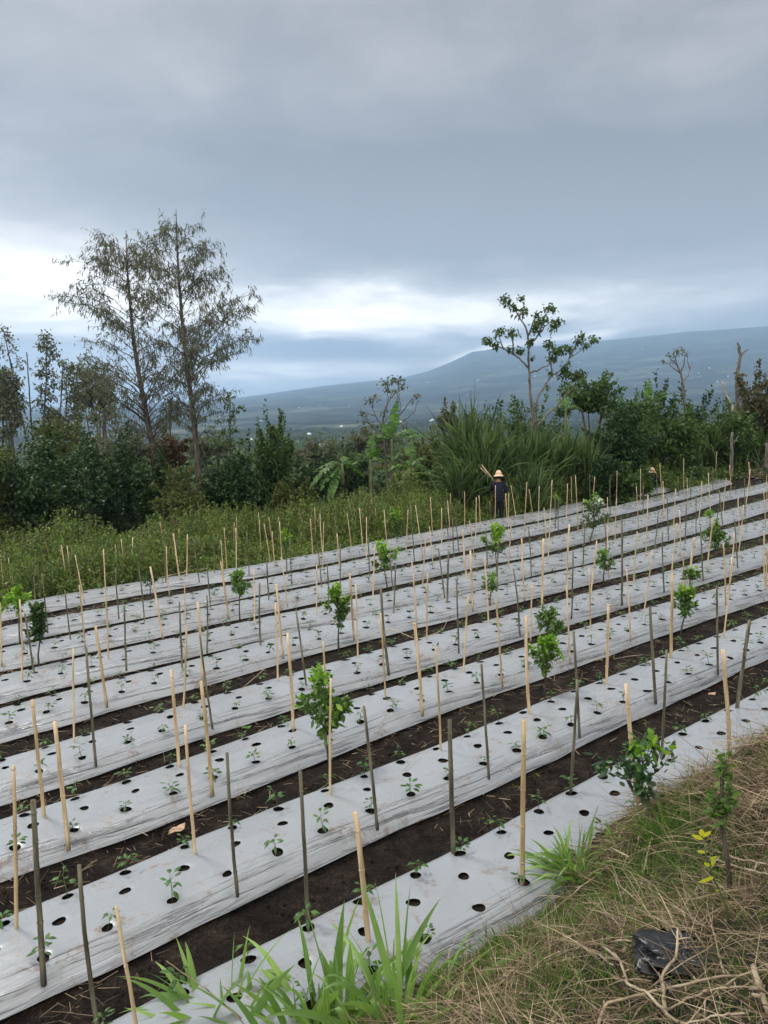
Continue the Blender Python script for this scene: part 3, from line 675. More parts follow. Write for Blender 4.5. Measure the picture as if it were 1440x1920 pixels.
strips(mb, P_, D, rng.uniform(.03, .10, len(P_)), .008, (.5, 1, .1), .4, None)
setp(mb.build('furrow_weeds', M['weed']), 'low green weeds sprouting in the furrows', 'weeds', kind='stuff')

# clods of earth in the furrows
mb = MB(); n = 9000; u = rng.uniform(0, 1, n)**1.4*20; v = rng.uniform(5.0, 15.5, n); ok = np.ones(n, bool)
for k in BED: t = bed_t(k, u, v); ok &= ~((t > -.03) & (t < 1.23))
u, v = u[ok], v[ok]; x, y = xy_of(u, v); n = len(u)
ico = unit(np.array([[0, 0, 1], [.9, 0, .3], [.28, .85, .3], [-.72, .53, .3], [-.72, -.53, .3], [.28, -.85, .3], [.4, .3, -.6], [-.4, -.3, -.6]]))
Fc = np.array([[0, 1, 2], [0, 2, 3], [0, 3, 4], [0, 4, 5], [0, 5, 1], [1, 6, 2], [2, 6, 3], [3, 7, 4], [4, 7, 5], [5, 7, 1]])
sz = rng.uniform(.006, .03, n)*rng.uniform(.5, 1, n)
V = np.stack([x, y, plane(x, y)-.150], -1)[:, None]+ico[None]*sz[:, None, None]*rng.uniform(.6, 1.3, (n, 8, 1))+[0, 0, .012]
mb.add(V.reshape(-1, 3), (np.arange(n)[:, None, None]*8+Fc[None]).reshape(-1, 3)); setp(mb.build('clods', M['soil'], smooth=False), 'crumbs and clods of dark earth in the furrows', 'clods', kind='stuff')

# ================================================================== CITRUS SAPLINGS
def crown_box(base, x0, y0, x1, y1):
    """crown centre and half sizes from its outline in the photo, at the sapling's own distance"""
    d = base[1]; s = d/FPX*1.02; c = at((x0+x1)/2, (y0+y1)/2, d); return c, (x1-x0)/2*s, (y1-y0)/2*s
def sapling(base, box, n, mats, label, leaf=.085, stems=1, flush=.0, density=1.0, group='citrus saplings between the beds'):
    c, rx, rz = crown_box(base, *box)
    o = empty('citrus_sapling', base, label, 'sapling', group)
    st = MB(); lf = MB(); cb = c-base
    low = cb-np.array([0, 0, rz*.75]); 
    tr = [np.array([0, 0, -.05]), low*.5+rng.normal(0, .015, 3), low, cb*.6+low*.4, cb+[0, 0, rz*.6]]
    tube(st, tr, np.array([.016, .013, .011, .008, .004])*(1+rz*.6), 6)
    P_ = []; Dn = []
    nb = 11
    tops = cb+[0, 0, rz*.6]
    for i in range(nb):
        a = i*2.4+rng.uniform(-.6, .6); t = rng.uniform(0, .75); p0 = low+(tops-low)*t
        zt = min(1.0, -.75+2.0*t+rng.uniform(.15, .7)); w_ = math.sqrt(max(.08, 1-zt*zt))*rng.uniform(.55, 1.15)
        p1 = cb+np.array([math.cos(a)*rx*w_, math.sin(a)*rx*w_, zt*rz])
        if p1[2] < p0[2]+.02: p1[2] = p0[2]+rng.uniform(0, .25)*rz
        m_ = p0*.45+p1*.55+np.array([math.cos(a), math.sin(a), -.6])*rx*.12; tube(st, [p0, m_, p1], [.007, .005, .002], 5)
        k = int(n*1.25/nb*rng.uniform(.45, 1.6)); q = rng.beta(2.2, 1.2, k)[:, None]*1.04
        pts = np.where(q < .5, p0+(m_-p0)*q*2, m_+(p1-m_)*(q*2-1)); P_.append(pts+rng.normal(0, .012+.05*rx, pts.shape)); Dn.append(np.broadcast_to(unit(p1-p0), pts.shape))
    k = int(n*.4); q = rng.random(k)[:, None]; P_.append(low+(tops+[0, 0, .3*rz]-low)*q+rng.normal(0, .02+.06*rx, (k, 3))); Dn.append(np.tile([0, 0, 1.], (k, 1)))
    P_ = np.concatenate(P_); Dn = np.concatenate(Dn)
    zz = (P_[:, 2]-cb[2])/rz
    top = (zz+rng.normal(0, .35, len(P_))) > (1.4-flush*2)
    for sel, m in ((~top, 0), (top, 1)):
        if sel.any(): leaves(lf, P_[sel], leaf, .25, Dn[sel]*.9, .27, m, .25, (.15, .95, .8, .04), .25)
    st.build('trunk', M['bark'], o); lf.build('crown', mats, o)
    return o
CM = [M['citrus'], M['citrus_lime']]; CL = [M['citrus_lime'], M['citrus']]; CB = [M['mid'], M['citrus_lime']]
def fb(x, y): return hitp(x, y, -.10)
sapling(fb(622, 1452), (562, 1245, 655, 1415), 330, CM, 'tall loose citrus sapling with fresh tips, growing behind a pale stake in the middle foreground', .105, flush=.45)
sapling(fb(1022, 1322), (985, 1195, 1062, 1272), 420, [M['bright'], M['citrus_lime']], 'round lime green citrus sapling standing right of a thick pale stake', .085, flush=.5)
sapling(fb(1031, 1240), (1003, 1137, 1060, 1202), 260, CM, 'dark green citrus sapling directly behind and above the round lime green one', .085, flush=.1)
sapling(fb(635, 1222), (612, 1096, 656, 1186), 420, CB, 'slim upright citrus sapling with bright leaves left of the centre', .08, flush=.5)
sapling(fb(727, 1104), (690, 1014, 750, 1076), 420, CB, 'dense dome shaped citrus sapling with yellow green top near the third furrow from the back', .09, flush=.7)
sapling(fb(933, 1094), (902, 985, 956, 1046), 360, CB, 'bushy yellow green citrus sapling in front of the person in dark clothes', .09, flush=.7)
sapling(fb(919, 1142), (904, 1070, 937, 1115), 150, CM, 'small thin citrus sapling just in front of the bushy yellow green one', .08, flush=.5)
sapling(fb(1106, 1015), (1088, 925, 1138, 1002), 460, CB, 'tall dense citrus sapling with a white bag caught behind it', .095, flush=.35)
sapling(fb(1131, 1096), (1114, 1032, 1152, 1072), 180, CM, 'small flat topped citrus sapling leaning on a short stake', .085, flush=.35)
sapling(fb(1343, 1056), (1322, 975, 1361, 1042), 380, CM, 'dark bushy citrus sapling behind a thick leaning stake near the right edge', .095, flush=.15)
sapling(fb(1332, 1020), (1322, 955, 1340, 972), 40, CL, 'tiny lime coloured sapling top above the dark bushy sapling at the right', .10, flush=.1)
sapling(fb(1276, 1195), (1256, 1100, 1312, 1165), 300, CM, 'citrus sapling with pale curled leaves right of a thick stake in the third furrow', .095, flush=.3)
sapling(fb(1288, 1158), (1281, 1066, 1308, 1092), 60, CB, 'single stemmed leafy shoot rising behind the pale leaved sapling', .11, flush=.4)
sapling(fb(74, 1257), (52, 1135, 92, 1212), 420, [M['dark'], M['mid']], 'dark dense citrus sapling at the far left, bare stemmed below', .10, flush=.2)
sapling(fb(38, 1215), (8, 1102, 58, 1155), 260, [M['bright'], M['citrus_lime']], 'yellow green citrus sapling at the left edge above the dark one', .10, flush=.9)
sapling(fb(450, 1166), (429, 1070, 467, 1125), 300, CM, 'slender dark citrus sapling in the second furrow, left of centre', .09, flush=.15)
sapling(fb(538, 1082), (522, 992, 549, 1045), 150, CB, 'thin yellow tipped sapling at the rear edge among pale stakes', .09, flush=.6)
sapling(fb(283, 1118), (272, 1078, 294, 1098), 70, [M['dark'], M['mid']], 'short dark sapling on the farthest bed, left side', .09)
sapling(fb(1174, 936), (1160, 886, 1196, 918), 240, [M['bright'], M['citrus_lime']], 'yellow green sapling above the pink bag at the field end', .12, flush=.6)
sapling(hitp(740, 1018, -.1), (724, 952, 757, 1010), 330, [M['mid'], M['citrus_lime']], 'leafy sapling in the weeds behind the farthest bed, near the middle', .10, flush=.5)
sapling(fb(1044, 985), (1037, 930, 1052, 958), 60, CB, 'very small sapling between two dark sticks on the farthest bed', .10, flush=.3)
sapling(bank_hit(1206, 1562), (1118, 1385, 1292, 1500), 150, [M['citrus_dark'], M['citrus_lime']], 'large leaved citrus sapling with glossy dark leaves at the foot of the grassy bank', .11, flush=.36)
sapling(bank_hit(1372, 1700), (1328, 1402, 1380, 1570), 95, [M['bright'], M['yellow']], 'thin citrus sapling with a yellow shoot on the grassy bank at the right edge', .062, flush=.12)

# ================================================================== BUSHES AND TREES
def clump_points(n, rx, ry, rz, nc, cz=.35, spread=.42):
    """leaf positions in uneven clumps through a crown, with sprays breaking the outline; returns points and outward directions"""
    nc = int(nc*2.2); c = unit(rng.normal(size=(nc, 3))); c[:, 2] = np.abs(c[:, 2])*1.0-.5*(rng.random(nc) < .5); c *= rng.uniform(.25, .98, (nc, 1))
    sz = rng.uniform(.35, 1.25, nc)**1.3*spread*.72
    i = rng.integers(0, nc, n); d = unit(rng.normal(size=(n, 3))); d[:, 2] = d[:, 2]*.85+.15
    p = c[i]+d*(sz[i]*rng.uniform(.5, 1.1, n))[:, None]
    m = n//7; ns = max(6, nc//2); s0 = unit(rng.normal(size=(ns, 3))); s0[:, 2] = np.abs(s0[:, 2])+.15; j = rng.integers(0, ns, m); q = rng.uniform(.6, 1.10, m)[:, None]
    p[:m] = s0[j]*q+rng.normal(0, .045, (m, 3))+[0, 0, .1]*q**2; d[:m] = s0[j]
    return p*[rx, ry, rz], d
def shrub(x, ytop, ybase, wpx, dist, mat, label, name='shrub', cat='shrub', n=2600, leaf=.16, nc=16, up=.3, group='shrubs and trees beyond the field', asp=.33, airy=False, droop=.2):
    n = int(n*2.7); leaf = leaf*(1.08 if not airy else .9)
    g = at(x, ybase, dist); base = np.array([g[0], g[1], float(ground_z(g[0], g[1]))])
    top = at(x, ytop, dist)[2]; bot = min(g[2], top-.5); H = top-base[2]
    if H < 6.2: bot = base[2]
    rx = wpx/2*dist/FPX; Hc = top-bot
    o = empty(name, base, label, cat, group)
    st = MB(); k = 5
    for i in range(k):
        a = rng.uniform(0, 6.28); e = np.array([math.cos(a)*rx*.5, math.sin(a)*rx*.5, H-Hc*rng.uniform(.25, .6)])
        tube(st, [[0, 0, -.2], e*[.3, .3, .5], e], [.05+.012*H, .04+.006*H, .02], 5)
    lf = MB(); p, d = clump_points(n, rx, rx*.9, Hc*.52, nc, spread=.40 if not airy else .26)
    p[:, 2] += H-Hc*.5
    m_ = int(n*.45); p2, d2 = clump_points(m_, rx*1.05, rx*.9, Hc*.5, nc, spread=.4); p2[:, 2] = np.abs(p2[:, 2])*.9; p = np.concatenate([p, p2]); d = np.concatenate([d, d2]); p[:, 2] = np.abs(p[:, 2])+.02
    leaves(lf, p, leaf, up, d*1.1, asp, 0, droop)
    st.build('trunk', M['bark'], o); lf.build('crown', M[mat] if isinstance(mat, str) else mat, o)
    return o
SH = [  # x ytop ybase width dist material label  n leaf clumps
 (60, 842, 1035, 270, 33, 'dark', 'big rounded dark evergreen bush at the left edge of the photo', 5200, .17, 34),
 (-40, 850, 1040, 180, 31, 'olive', 'olive leaved bush cut by the left edge', 2600, .16, 16),
 (215, 830, 990, 170, 38, 'dark', 'dark bush between the big left bush and the tall trunks', 3400, .17, 22),
 (130, 800, 930, 120, 44, 'olive', 'brownish olive bush behind the big dark bush at left', 2600, .17, 16),
 (300, 868, 985, 110, 36, 'dark', 'dark low bush at the foot of the left tall tree', 2400, .16, 16),
 (437, 872, 965, 104, 35, 'dark', 'dark glossy round coffee bush just right of the tall tree trunk', 3400, .16, 18),
 (345, 900, 985, 110, 33, 'olive', 'brownish tangled bush in front of the tall tree trunk', 2200, .14, 14),
 (240, 822, 900, 130, 50, 'grey', 'grey green thicket behind the left tall tree', 2400, .18, 14),
 (520, 800, 940, 70, 42, 'mid', 'leafy upright shrub left of the banana plants', 2200, .17, 14),
 (470, 848, 930, 80, 45, 'dark', 'dark thicket behind the round coffee bush', 2000, .17, 12),
 (555, 905, 985, 80, 31, 'olive', 'brownish olive shrub at the weedy edge left of the banana plants', 2200, .13, 12),
 (590, 862, 930, 90, 40, 'dark', 'dark shrub behind the left banana plant', 2000, .16, 12),
 (650, 848, 920, 90, 45, 'dark', 'dark shrub between the banana plants and the bare tree', 2000, .16, 12),
 (810, 825, 900, 110, 42, 'olive', 'olive shrub right of the bare tree', 2400, .17, 14),
 (820, 880, 935, 100, 35, 'mid', 'mid green shrub between bananas and tall grass', 2200, .14, 12),
 (840, 762, 830, 36, 55, 'grey', 'small round tree top in front of the valley, right of the bare tree', 900, .2, 8),
 (1000, 830, 925, 130, 39, 'mid', 'leafy vine covered shrub behind the person', 3000, .14, 16),
 (1080, 850, 935, 120, 37.5, 'mid', 'green shrub right of the person', 2800, .14, 16),
 (1110, 712, 800, 110, 45, 'mid', 'feathery green tree top right of the forked tree', 2800, .17, 14),
 (1160, 780, 905, 130, 37, 'dark', 'dark green bush at the field end behind the pink bag', 3400, .16, 18),
 (1230, 770, 890, 160, 41, 'mid', 'broad bright cassava like bush behind the brush pile', 4200, .19, 20),
 (1300, 740, 800, 90, 55, 'dark', 'round dark tree top behind the cassava like bush', 2000, .2, 12),
 (1230, 738, 800, 70, 52, 'dark', 'small round dark tree crown left of the thin bare tree', 1600, .2, 10),
 (1350, 778, 870, 120, 44, 'mid', 'green bush behind the brush pile at the right', 2800, .17, 16),
 (1415, 712, 800, 90, 46, 'redleaf', 'reddish brown leaved bush at the right edge', 2400, .2, 14),
 (1190, 880, 925, 60, 34, 'mid', 'low papaya like shrub at the far corner of the field', 1200, .16, 8),
 (1130, 870, 930, 70, 34, 'dark', 'dark low shrub beside the white bag', 1800, .14, 10),
 (1440, 800, 900, 90, 46, 'olive', 'olive undergrowth bush at the right edge under the reddish one', 2400, .16, 14),
 (1290, 800, 880, 90, 47, 'dark', 'shadowy bush directly behind the brush pile', 2400, .16, 12),
 (20, 700, 830, 60, 60, 'dark', 'dark tall crown at the left edge under the thin trees', 2000, .22, 12),
 (180, 690, 830, 90, 70, 'grey', 'hazy grey green crown behind the left tall tree', 1800, .25, 12),
 (115, 780, 850, 90, 62, 'grey', 'hazy low crown between the thin trees and the tall tree', 1800, .22, 12),
 (400, 815, 880, 90, 60, 'grey', 'hazy shrub seen between the two tall trunks and the round bush', 1500, .2, 10),
 (700, 812, 860, 110, 62, 'grey', 'grey green tree tops behind the bare tree', 1800, .22, 14),
 (600, 832, 880, 110, 66, 'grey', 'hazy tree tops beyond the banana plants', 1700, .22, 14),
 (530, 838, 890, 90, 72, 'mid', 'distant bushy crown left of centre on the slope', 1700, .24, 12),
 (930, 785, 850, 130, 46, 'dark', 'dark bush behind the tall grass clumps', 2400, .18, 14),
 (1000, 755, 840, 120, 48, 'mid', 'green crown at the foot of the forked tree', 2400, .18, 14),
 (1180, 757, 820, 110, 55, 'mid', 'green tree crown behind the banana leaves', 2200, .2, 14),
 (1385, 757, 830, 80, 56, 'dark', 'dark crown behind the dead snag', 1800, .2, 12),
 (320, 820, 905, 80, 48, 'brown', 'withered brown bush between the tall trunks', 1300, .16, 10),
]
for (x, yt, yb, wd, di, mat, lab, n, lf_, nc) in SH: shrub(x, yt, yb, wd, di, mat, lab, n=n, leaf=lf_, nc=nc)

# --- the two tall thin trees
def tall_tree(trunk_px, dist, label, wl, wr, nb=70):
    P_ = [at(x, y, dist) for x, y in trunk_px]
    b0 = P_[0].copy(); b0[2] = float(ground_z(b0[0], b0[1]))-.1; base = b0
    pts = np.array([b0]+P_)-base; o = empty('tall_tree', base, label, 'tree', 'tall thin trees rising over the valley')
    tk = MB(); t = np.linspace(0, 1, len(pts)); tt = np.linspace(0, 1, 30); tp = np.stack([np.interp(tt, t, pts[:, a]) for a in range(3)], -1)
    ker = np.array([.25, .5, .25])
    for _ in range(3): tp[1:-1] = .25*tp[:-2]+.5*tp[1:-1]+.25*tp[2:]
    H = tp[-1, 2]*.955
    tube(tk, tp, .15*(1-tt)**.8+.010, 8)
    LP = []; LD = []
    for i in range(nb):
        f = rng.uniform(.30, .985)**.9; z = H*f; p0 = np.array([np.interp(z, tp[:, 2], tp[:, a]) for a in range(3)])
        a = rng.uniform(0, 6.28); sx = math.cos(a)
        w_ = np.interp(f, [.30, .42, .55, .68, .8, .92, 1], wr if sx > 0 else wl)*rng.uniform(.55, 1.0)
        hd = np.array([math.cos(a), math.sin(a), 0]); rise = w_*rng.uniform(.35, 1.0)*(1-.4*sstep(.8, 1, f))+.15
        q = np.linspace(0, 1, 7); br = p0+hd*(w_*q**.9)[:, None]+np.array([0, 0, 1])*(rise*(q**.8)-.18*w_*q**3)[:, None]; br[1:] += rng.normal(0, .05, (6, 3))
        tube(tk, br, np.linspace(.036*(1-f)+.010, .005, 7), 4, cap=False)
        for j in range(int(6+w_*4.6)):
            s = rng.uniform(.25, 1); pb = np.array([np.interp(s, q, br[:, c]) for c in range(3)])
            dd = unit(hd*rng.uniform(.2, 1)+rng.normal(0, .6, 3)+[0, 0, .3]); L = rng.uniform(.25, .8)
            e = pb+dd*L; tube(tk, [pb, (pb+e)/2+[0, 0, .03], e], [.008, .006, .003], 3, cap=False)
            k = rng.integers(3, 9); s2 = rng.uniform(.2, 1.05, k)[:, None]; LP.append(pb+(e-pb)*s2+rng.normal(0, .05, (k, 3))); LD.append(np.tile(dd*.35+[0, 0, -.75], (k, 1)))
    LP = np.concatenate(LP); LD = np.concatenate(LD); lf = MB(); n = len(LP)
    strips(lf, LP, LD+rng.normal(0, .35, (n, 3)), rng.uniform(.13, .30, n), rng.uniform(.014, .028, n), (.2, 1, .6, .05), .15, None)
    tk.build('trunk', M['bark'], o); lf.build('crown', M['grey'], o); return o
s40 = 38/FPX
tall_tree([(296, 880), (276, 790), (260, 700), (250, 640), (243, 560), (238, 500), (236, 432)], 38, 'left of the two tall thin trees, with the denser darker crown', [.4, 4.0, 3.9, 3.3, 3.1, 2.4, 1.3], [.4, 2.6, 2.4, 2.1, 2.0, 1.7, 1.1], 105)
tall_tree([(372, 885), (365, 800), (355, 720), (346, 650), (338, 560), (332, 470), (330, 392)], 36, 'right and taller of the two tall thin trees, with an airy spreading crown', [.4, 2.0, 2.6, 2.6, 2.4, 2.0, .9], [.4, 2.3, 4.4, 3.2, 2.5, 2.4, .9], 100)

# --- trees traced branch by branch
def traced_tree(name, label, dist, branches, tips, mat, bark='bark', r0=.10, n_leaf=900, leaf=.2, clump=.35, depth=.9, cat='tree', group=None, out=.4, up=.0, foot=True):
    """branches: pixel polylines (first one is the trunk); tips: (x, y, size) leaf clumps"""
    b = at(*branches[0][0], dist); gzv = float(ground_z(b[0], b[1])); base = np.array([b[0], b[1], min(gzv, b[2]) if foot else b[2]])
    o = empty(name, base, label, cat, group); tk = MB(); dep = {}
    for bi, pl in enumerate(branches):
        d0 = dep.get(pl[0], dist); slope = rng.uniform(-depth, depth) if bi else rng.uniform(-.1, .1); pts = []
        for i, (x, y) in enumerate(pl):
            dd = d0+slope*i/max(1, len(pl)-1); pts.append(at(x, y, dd)-base); dep[(x, y)] = dd
        if bi == 0 and foot and pts[0][2] > .05: pts = [np.array([0, 0, -.1])]+pts
        ra = r0 if bi == 0 else r0*.55
        k = len(pts); tt = np.linspace(0, k-1, k*4); pp = np.stack([np.interp(tt, np.arange(k), np.array(pts)[:, a]) for a in range(3)], -1); pp[1:-1] += rng.normal(0, .012, pp[1:-1].shape)
        tube(tk, pp, np.linspace(ra, ra*.22 if bi else ra*.4, len(pp)), 6)
    keys = list(dep)
    lf = MB(); LP = []
    for (x, y, s) in tips:
        kx = min(keys, key=lambda q: (q[0]-x)**2+(q[1]-y)**2); c = at(x, y, dep[kx])-base; ss = s*dist/FPX
        k = int(n_leaf*(s/12)**2)
        tube(tk, [at(*kx, dep[kx])-base, c], [r0*.15, r0*.06], 4, cap=False)
        LP.append(c+rng.normal(size=(k, 3))*ss*[.5, .5, .42])
    if LP:
        LP = np.concatenate(LP); leaves(lf, LP, leaf, up, None, .33, 0, .4, (.2, 1, .8, .05)); lf.build('crown', M[mat], o)
    tk.build('trunk', M[bark], o); return o
traced_tree('forked_tree', 'open crowned tree with glossy leaf bunches rising against the mountain', 36,
 [[(1000, 800), (996, 752), (993, 720), (992, 690), (991, 655), (990, 630)],
  [(991, 690), (978, 676), (962, 664), (945, 655), (930, 647), (915, 640)], [(945, 655), (938, 640), (936, 622)], [(962, 664), (962, 645), (958, 625), (966, 615)],
  [(990, 630), (985, 612), (972, 592), (962, 578), (950, 566)], [(972, 592), (985, 580), (978, 562)],
  [(990, 655), (1000, 640), (1012, 625), (1022, 612), (1035, 600), (1045, 603)], [(1012, 625), (1018, 600), (1028, 580)], [(990, 630), (1000, 605), (1005, 590), (1030, 577)],
  [(1002, 800), (1008, 745), (1022, 722), (1035, 705), (1055, 692), (1068, 672), (1085, 660), (1102, 648), (1115, 638)], [(1055, 692), (1058, 705), (1072, 712), (1085, 712)],
  [(1035, 705), (1034, 685), (1030, 665), (1028, 645)], [(1068, 672), (1075, 655), (1085, 640), (1090, 630)], [(992, 700), (1008, 694), (1028, 684), (1040, 670), (1050, 658)],
  [(1004, 800), (1040, 765), (1060, 742), (1075, 728), (1080, 715)], [(1022, 722), (1018, 735)]],
 [(948, 563, 11), (962, 576, 9), (980, 584, 10), (977, 560, 7), (915, 640, 11), (930, 648, 9), (938, 622, 9), (962, 624, 10), (973, 658, 9), (955, 655, 7), (1030, 577, 11), (1045, 602, 10), (1018, 600, 10), (1005, 592, 8),
  (993, 640, 8), (1002, 618, 10), (1010, 608, 9), (1038, 612, 9), (1030, 645, 10), (1040, 660, 9), (1052, 655, 10), (1065, 655, 9), (1035, 672, 9), (1090, 630, 9), (1113, 636, 9), (1098, 648, 8), (1058, 700, 12), (1075, 705, 11), (1088, 702, 9), (1060, 688, 8), (1085, 718, 9), (1075, 735, 9), (1030, 700, 6), (997, 672, 6), (1082, 640, 7)],
 'mid', 'palebark', .085, 95, .16, depth=1.4)
traced_tree('bare_tree', 'nearly leafless many stemmed tree behind the banana plants, mid photo', 40,
 [[(725, 875), (722, 840), (716, 800), (722, 770), (730, 750), (735, 735)],
  [(716, 800), (704, 780), (698, 765), (692, 752)], [(704, 780), (690, 775), (680, 772)], [(722, 770), (728, 745), (722, 725), (718, 718)], [(730, 750), (742, 735), (750, 720), (752, 712)],
  [(722, 840), (735, 800), (748, 780), (752, 760), (745, 740)], [(748, 780), (760, 765), (770, 750), (780, 742)], [(735, 800), (757, 790), (775, 775), (785, 750)], [(716, 800), (726, 785), (742, 768), (755, 750)], [(698, 765), (700, 750), (706, 742)]],
 [(720, 718, 9), (735, 712, 10), (748, 713, 10), (755, 725, 7), (692, 752, 9), (704, 745, 8), (680, 775, 8), (740, 735, 8), (745, 750, 6), (782, 742, 8), (772, 752, 5), (718, 775, 8), (726, 730, 8), (684, 790, 8), (700, 800, 10), (760, 800, 8)],
 'grey', 'palebark', .06, 60, .15, depth=1.2)
traced_tree('bare_tree', 'small fan shaped almost bare tree standing out on the skyline, right side', 52,
 [[(1284, 770), (1282, 735), (1280, 715), (1276, 700), (1270, 685), (1266, 670)],
  [(1276, 700), (1262, 690), (1250, 680), (1242, 676)], [(1270, 685), (1258, 674), (1252, 665)], [(1276, 700), (1282, 685), (1284, 668), (1290, 658)], [(1280, 715), (1290, 705), (1294, 692), (1297, 680)], [(1266, 670), (1272, 660), (1278, 655)], [(1294, 692), (1290, 680), (1288, 672)]],
 [(1270, 658, 8), (1278, 656, 7), (1262, 665, 7), (1252, 667, 7), (1244, 677, 6), (1284, 662, 6), (1258, 680, 5), (1290, 668, 5)], 'grey', 'palebark', .09, 40, .17, depth=1.0)
traced_tree('dead_snag', 'bare broken grey snag with a hooked top against the mountain', 48,
 [[(1384, 775), (1382, 725), (1383, 700), (1386, 680), (1388, 668), (1386, 655), (1383, 642)], [(1388, 668), (1394, 661), (1405, 655)], [(1386, 655), (1389, 650)]], [], 'grey', 'palebark', .15, depth=.3, cat='dead tree')
traced_tree('leaning_branch', 'pale leaning dead stem beside the reddish bush', 45, [[(1374, 790), (1372, 760), (1362, 742), (1356, 722)], [(1356, 722), (1353, 712)]], [], 'grey', 'deadwood', .09, depth=.2, cat='dead branch')
traced_tree('young_tree', 'thin sparse young tree just right of the tall airy tree', 44, [[(430, 890), (432, 830), (430, 790), (432, 760), (430, 742)], [(430, 790), (442, 775), (455, 765)], [(432, 830), (418, 805), (412, 790)]],
 [(430, 745, 9), (425, 760, 8), (440, 768, 8), (453, 765, 8), (432, 785, 10), (412, 790, 8), (420, 810, 10), (440, 805, 9), (430, 830, 12), (405, 830, 12), (452, 830, 10)], 'mid', 'bark', .06, 60, .17)
# row of slender trees / bamboo at the left, mist put into their leaf colour
def slender(x0, ybase, x1, ytop, dist, tips, label, n=45, name='slender_tree'):
    mid = ((x0+x1)/2+rng.uniform(-4, 4), (ybase+ytop)/2)
    traced_tree(name, label, dist, [[(x0, ybase), mid, (x1, ytop)]], tips, 'grey', 'bark', .09, n, .22, cat='tree', group='slender trees at the left')
slender(52, 830, 8, 625, 60, [(5, 618, 12), (15, 632, 12), (25, 655, 12), (32, 675, 10), (38, 690, 8), (0, 650, 10), (8, 668, 8)], 'thin tree bending over the left edge of the photo')
slender(62, 830, 50, 660, 62, [(48, 668, 5), (54, 690, 5)], 'bare thin stem beside the bending left tree', 20)
slender(78, 835, 88, 635, 60, [(84, 632, 13), (90, 650, 15), (76, 650, 10), (98, 665, 11), (84, 680, 13), (74, 700, 12), (92, 702, 14), (102, 720, 11), (80, 730, 14), (95, 745, 12), (75, 755, 13), (86, 770, 13)], 'slim leafy tree with a columnar crown, second group from the left', 80)
slender(105, 830, 118, 680, 58, [(118, 680, 10), (128, 690, 13), (145, 690, 16), (160, 700, 16), (135, 712, 14), (118, 720, 10), (150, 722, 14), (172, 715, 12), (128, 745, 12), (142, 765, 12)], 'leaning slim tree whose crown merges with the left tall tree', 70)
slender(120, 835, 126, 700, 66, [(124, 722, 8), (126, 760, 9), (118, 790, 10)], 'thin stem with sparse tufts in front of the grey crown', 50)
slender(5, 840, 12, 700, 56, [(12, 700, 14), (25, 715, 15), (2, 730, 16), (20, 745, 18), (38, 760, 16), (5, 775, 18), (30, 790, 18), (10, 810, 18)], 'dark leafy tree filling the left edge above the bushes', 120, )
slender(205, 860, 196, 720, 52, [(190, 735, 14), (205, 750, 14), (215, 780, 16), (190, 790, 15), (175, 770, 13), (225, 810, 15)], 'sparse dark tree left of the first tall trunk', 60)
slender(320, 890, 318, 760, 50, [(318, 765, 10), (326, 790, 12), (308, 800, 12), (322, 820, 12), (335, 845, 12), (312, 850, 12)], 'sparse small tree between the two tall trunks', 50)

# --- banana plants
def banana(x, ybase, dist, lv, label, stem=1.2):
    g = at(x, ybase, dist); base = np.array([g[0], g[1], min(g[2], float(ground_z(g[0], g[1])) if dist > 36 else g[2])]); s = dist/FPX
    o = empty('banana_plant', base, label, 'banana plant', 'banana plants beyond the field'); h0 = g[2]-base[2]
    st = MB(); tube(st, [[0, 0, -.1], [0, 0, h0*.5+.3], [.02, 0, h0+stem]], [.13, .11, .07], 8); st.build('stem', M['cane'], o)
    for (dx, dz, L, dr) in lv:        # direction of each leaf in the picture plane, length in px, droop
        D = unit(np.array([dx, rng.uniform(-.6, .6), dz])); Lm = L*s; k = 9; t = np.linspace(0, 1, k)
        p = np.array([0, 0, h0+stem*.92]); mid = p+D*(Lm*t)[:, None]; mid[:, 2] -= dr*Lm*t**2
        sd = unit(np.cross(D, [0, 0, 1.])+rng.normal(0, .2, 3)); 
        if abs(D[2]) > .85: sd = unit(np.array([1, .3, 0]))
        n_ = unit(np.cross(sd, D)); wd = np.array([.04, .12, .75, 1, 1, .95, .8, .5, .05])*(.20+.05*Lm)
        mb = MB(); rows = 22
        tt = np.linspace(0.02, 1, rows); mm = np.stack([np.interp(tt, t, mid[:, a]) for a in range(3)], -1); ww = np.interp(tt, t, wd)
        up_ = n_*.16
        for sgn in (-1, 1):      # torn blade halves: separate lobes either side of the rib
            for a in range(rows-1):
                if rng.random() < .12: continue
                w0, w1 = ww[a]*rng.uniform(.9, 1.03), ww[a+1]*rng.uniform(.9, 1.03); dp = rng.uniform(-.1, .14)
                A, B_ = mm[a], mm[a]+(mm[a+1]-mm[a])*.97
                V = [A, A+sgn*sd*w0*.55+up_*w0, A+sgn*sd*w0-np.array([0, 0, dp*w0*2]), B_, B_+sgn*sd*w1*.55+up_*w1, B_+sgn*sd*w1-np.array([0, 0, dp*w1*2])]
                mb.add(V, [[0, 1, 4, 3], [1, 2, 5, 4]])
        tube(mb, mid, np.linspace(.022, .006, k), 5, 0)
        mb.build('leaf', M['banana'], o)
banana(642, 905, 36, [(-1, .25, 62, .45), (-.8, .7, 50, .6), (-.5, .1, 70, .9), (.8, .5, 50, .6), (-.2, -.3, 60, .6), (.3, .9, 45, .6), (.9, .1, 45, .7), (-.75, -.35, 55, .5)], 'drooping banana plant with long frayed leaves left of the bare tree', .9)
banana(695, 900, 38, [(.1, 1, 55, .1), (-.7, .8, 60, .5), (-.9, .3, 50, .6), (.8, .4, 50, .6), (.4, .9, 60, .5)], 'banana plant with one upright leaf in front of the bare tree stems', 1.0)
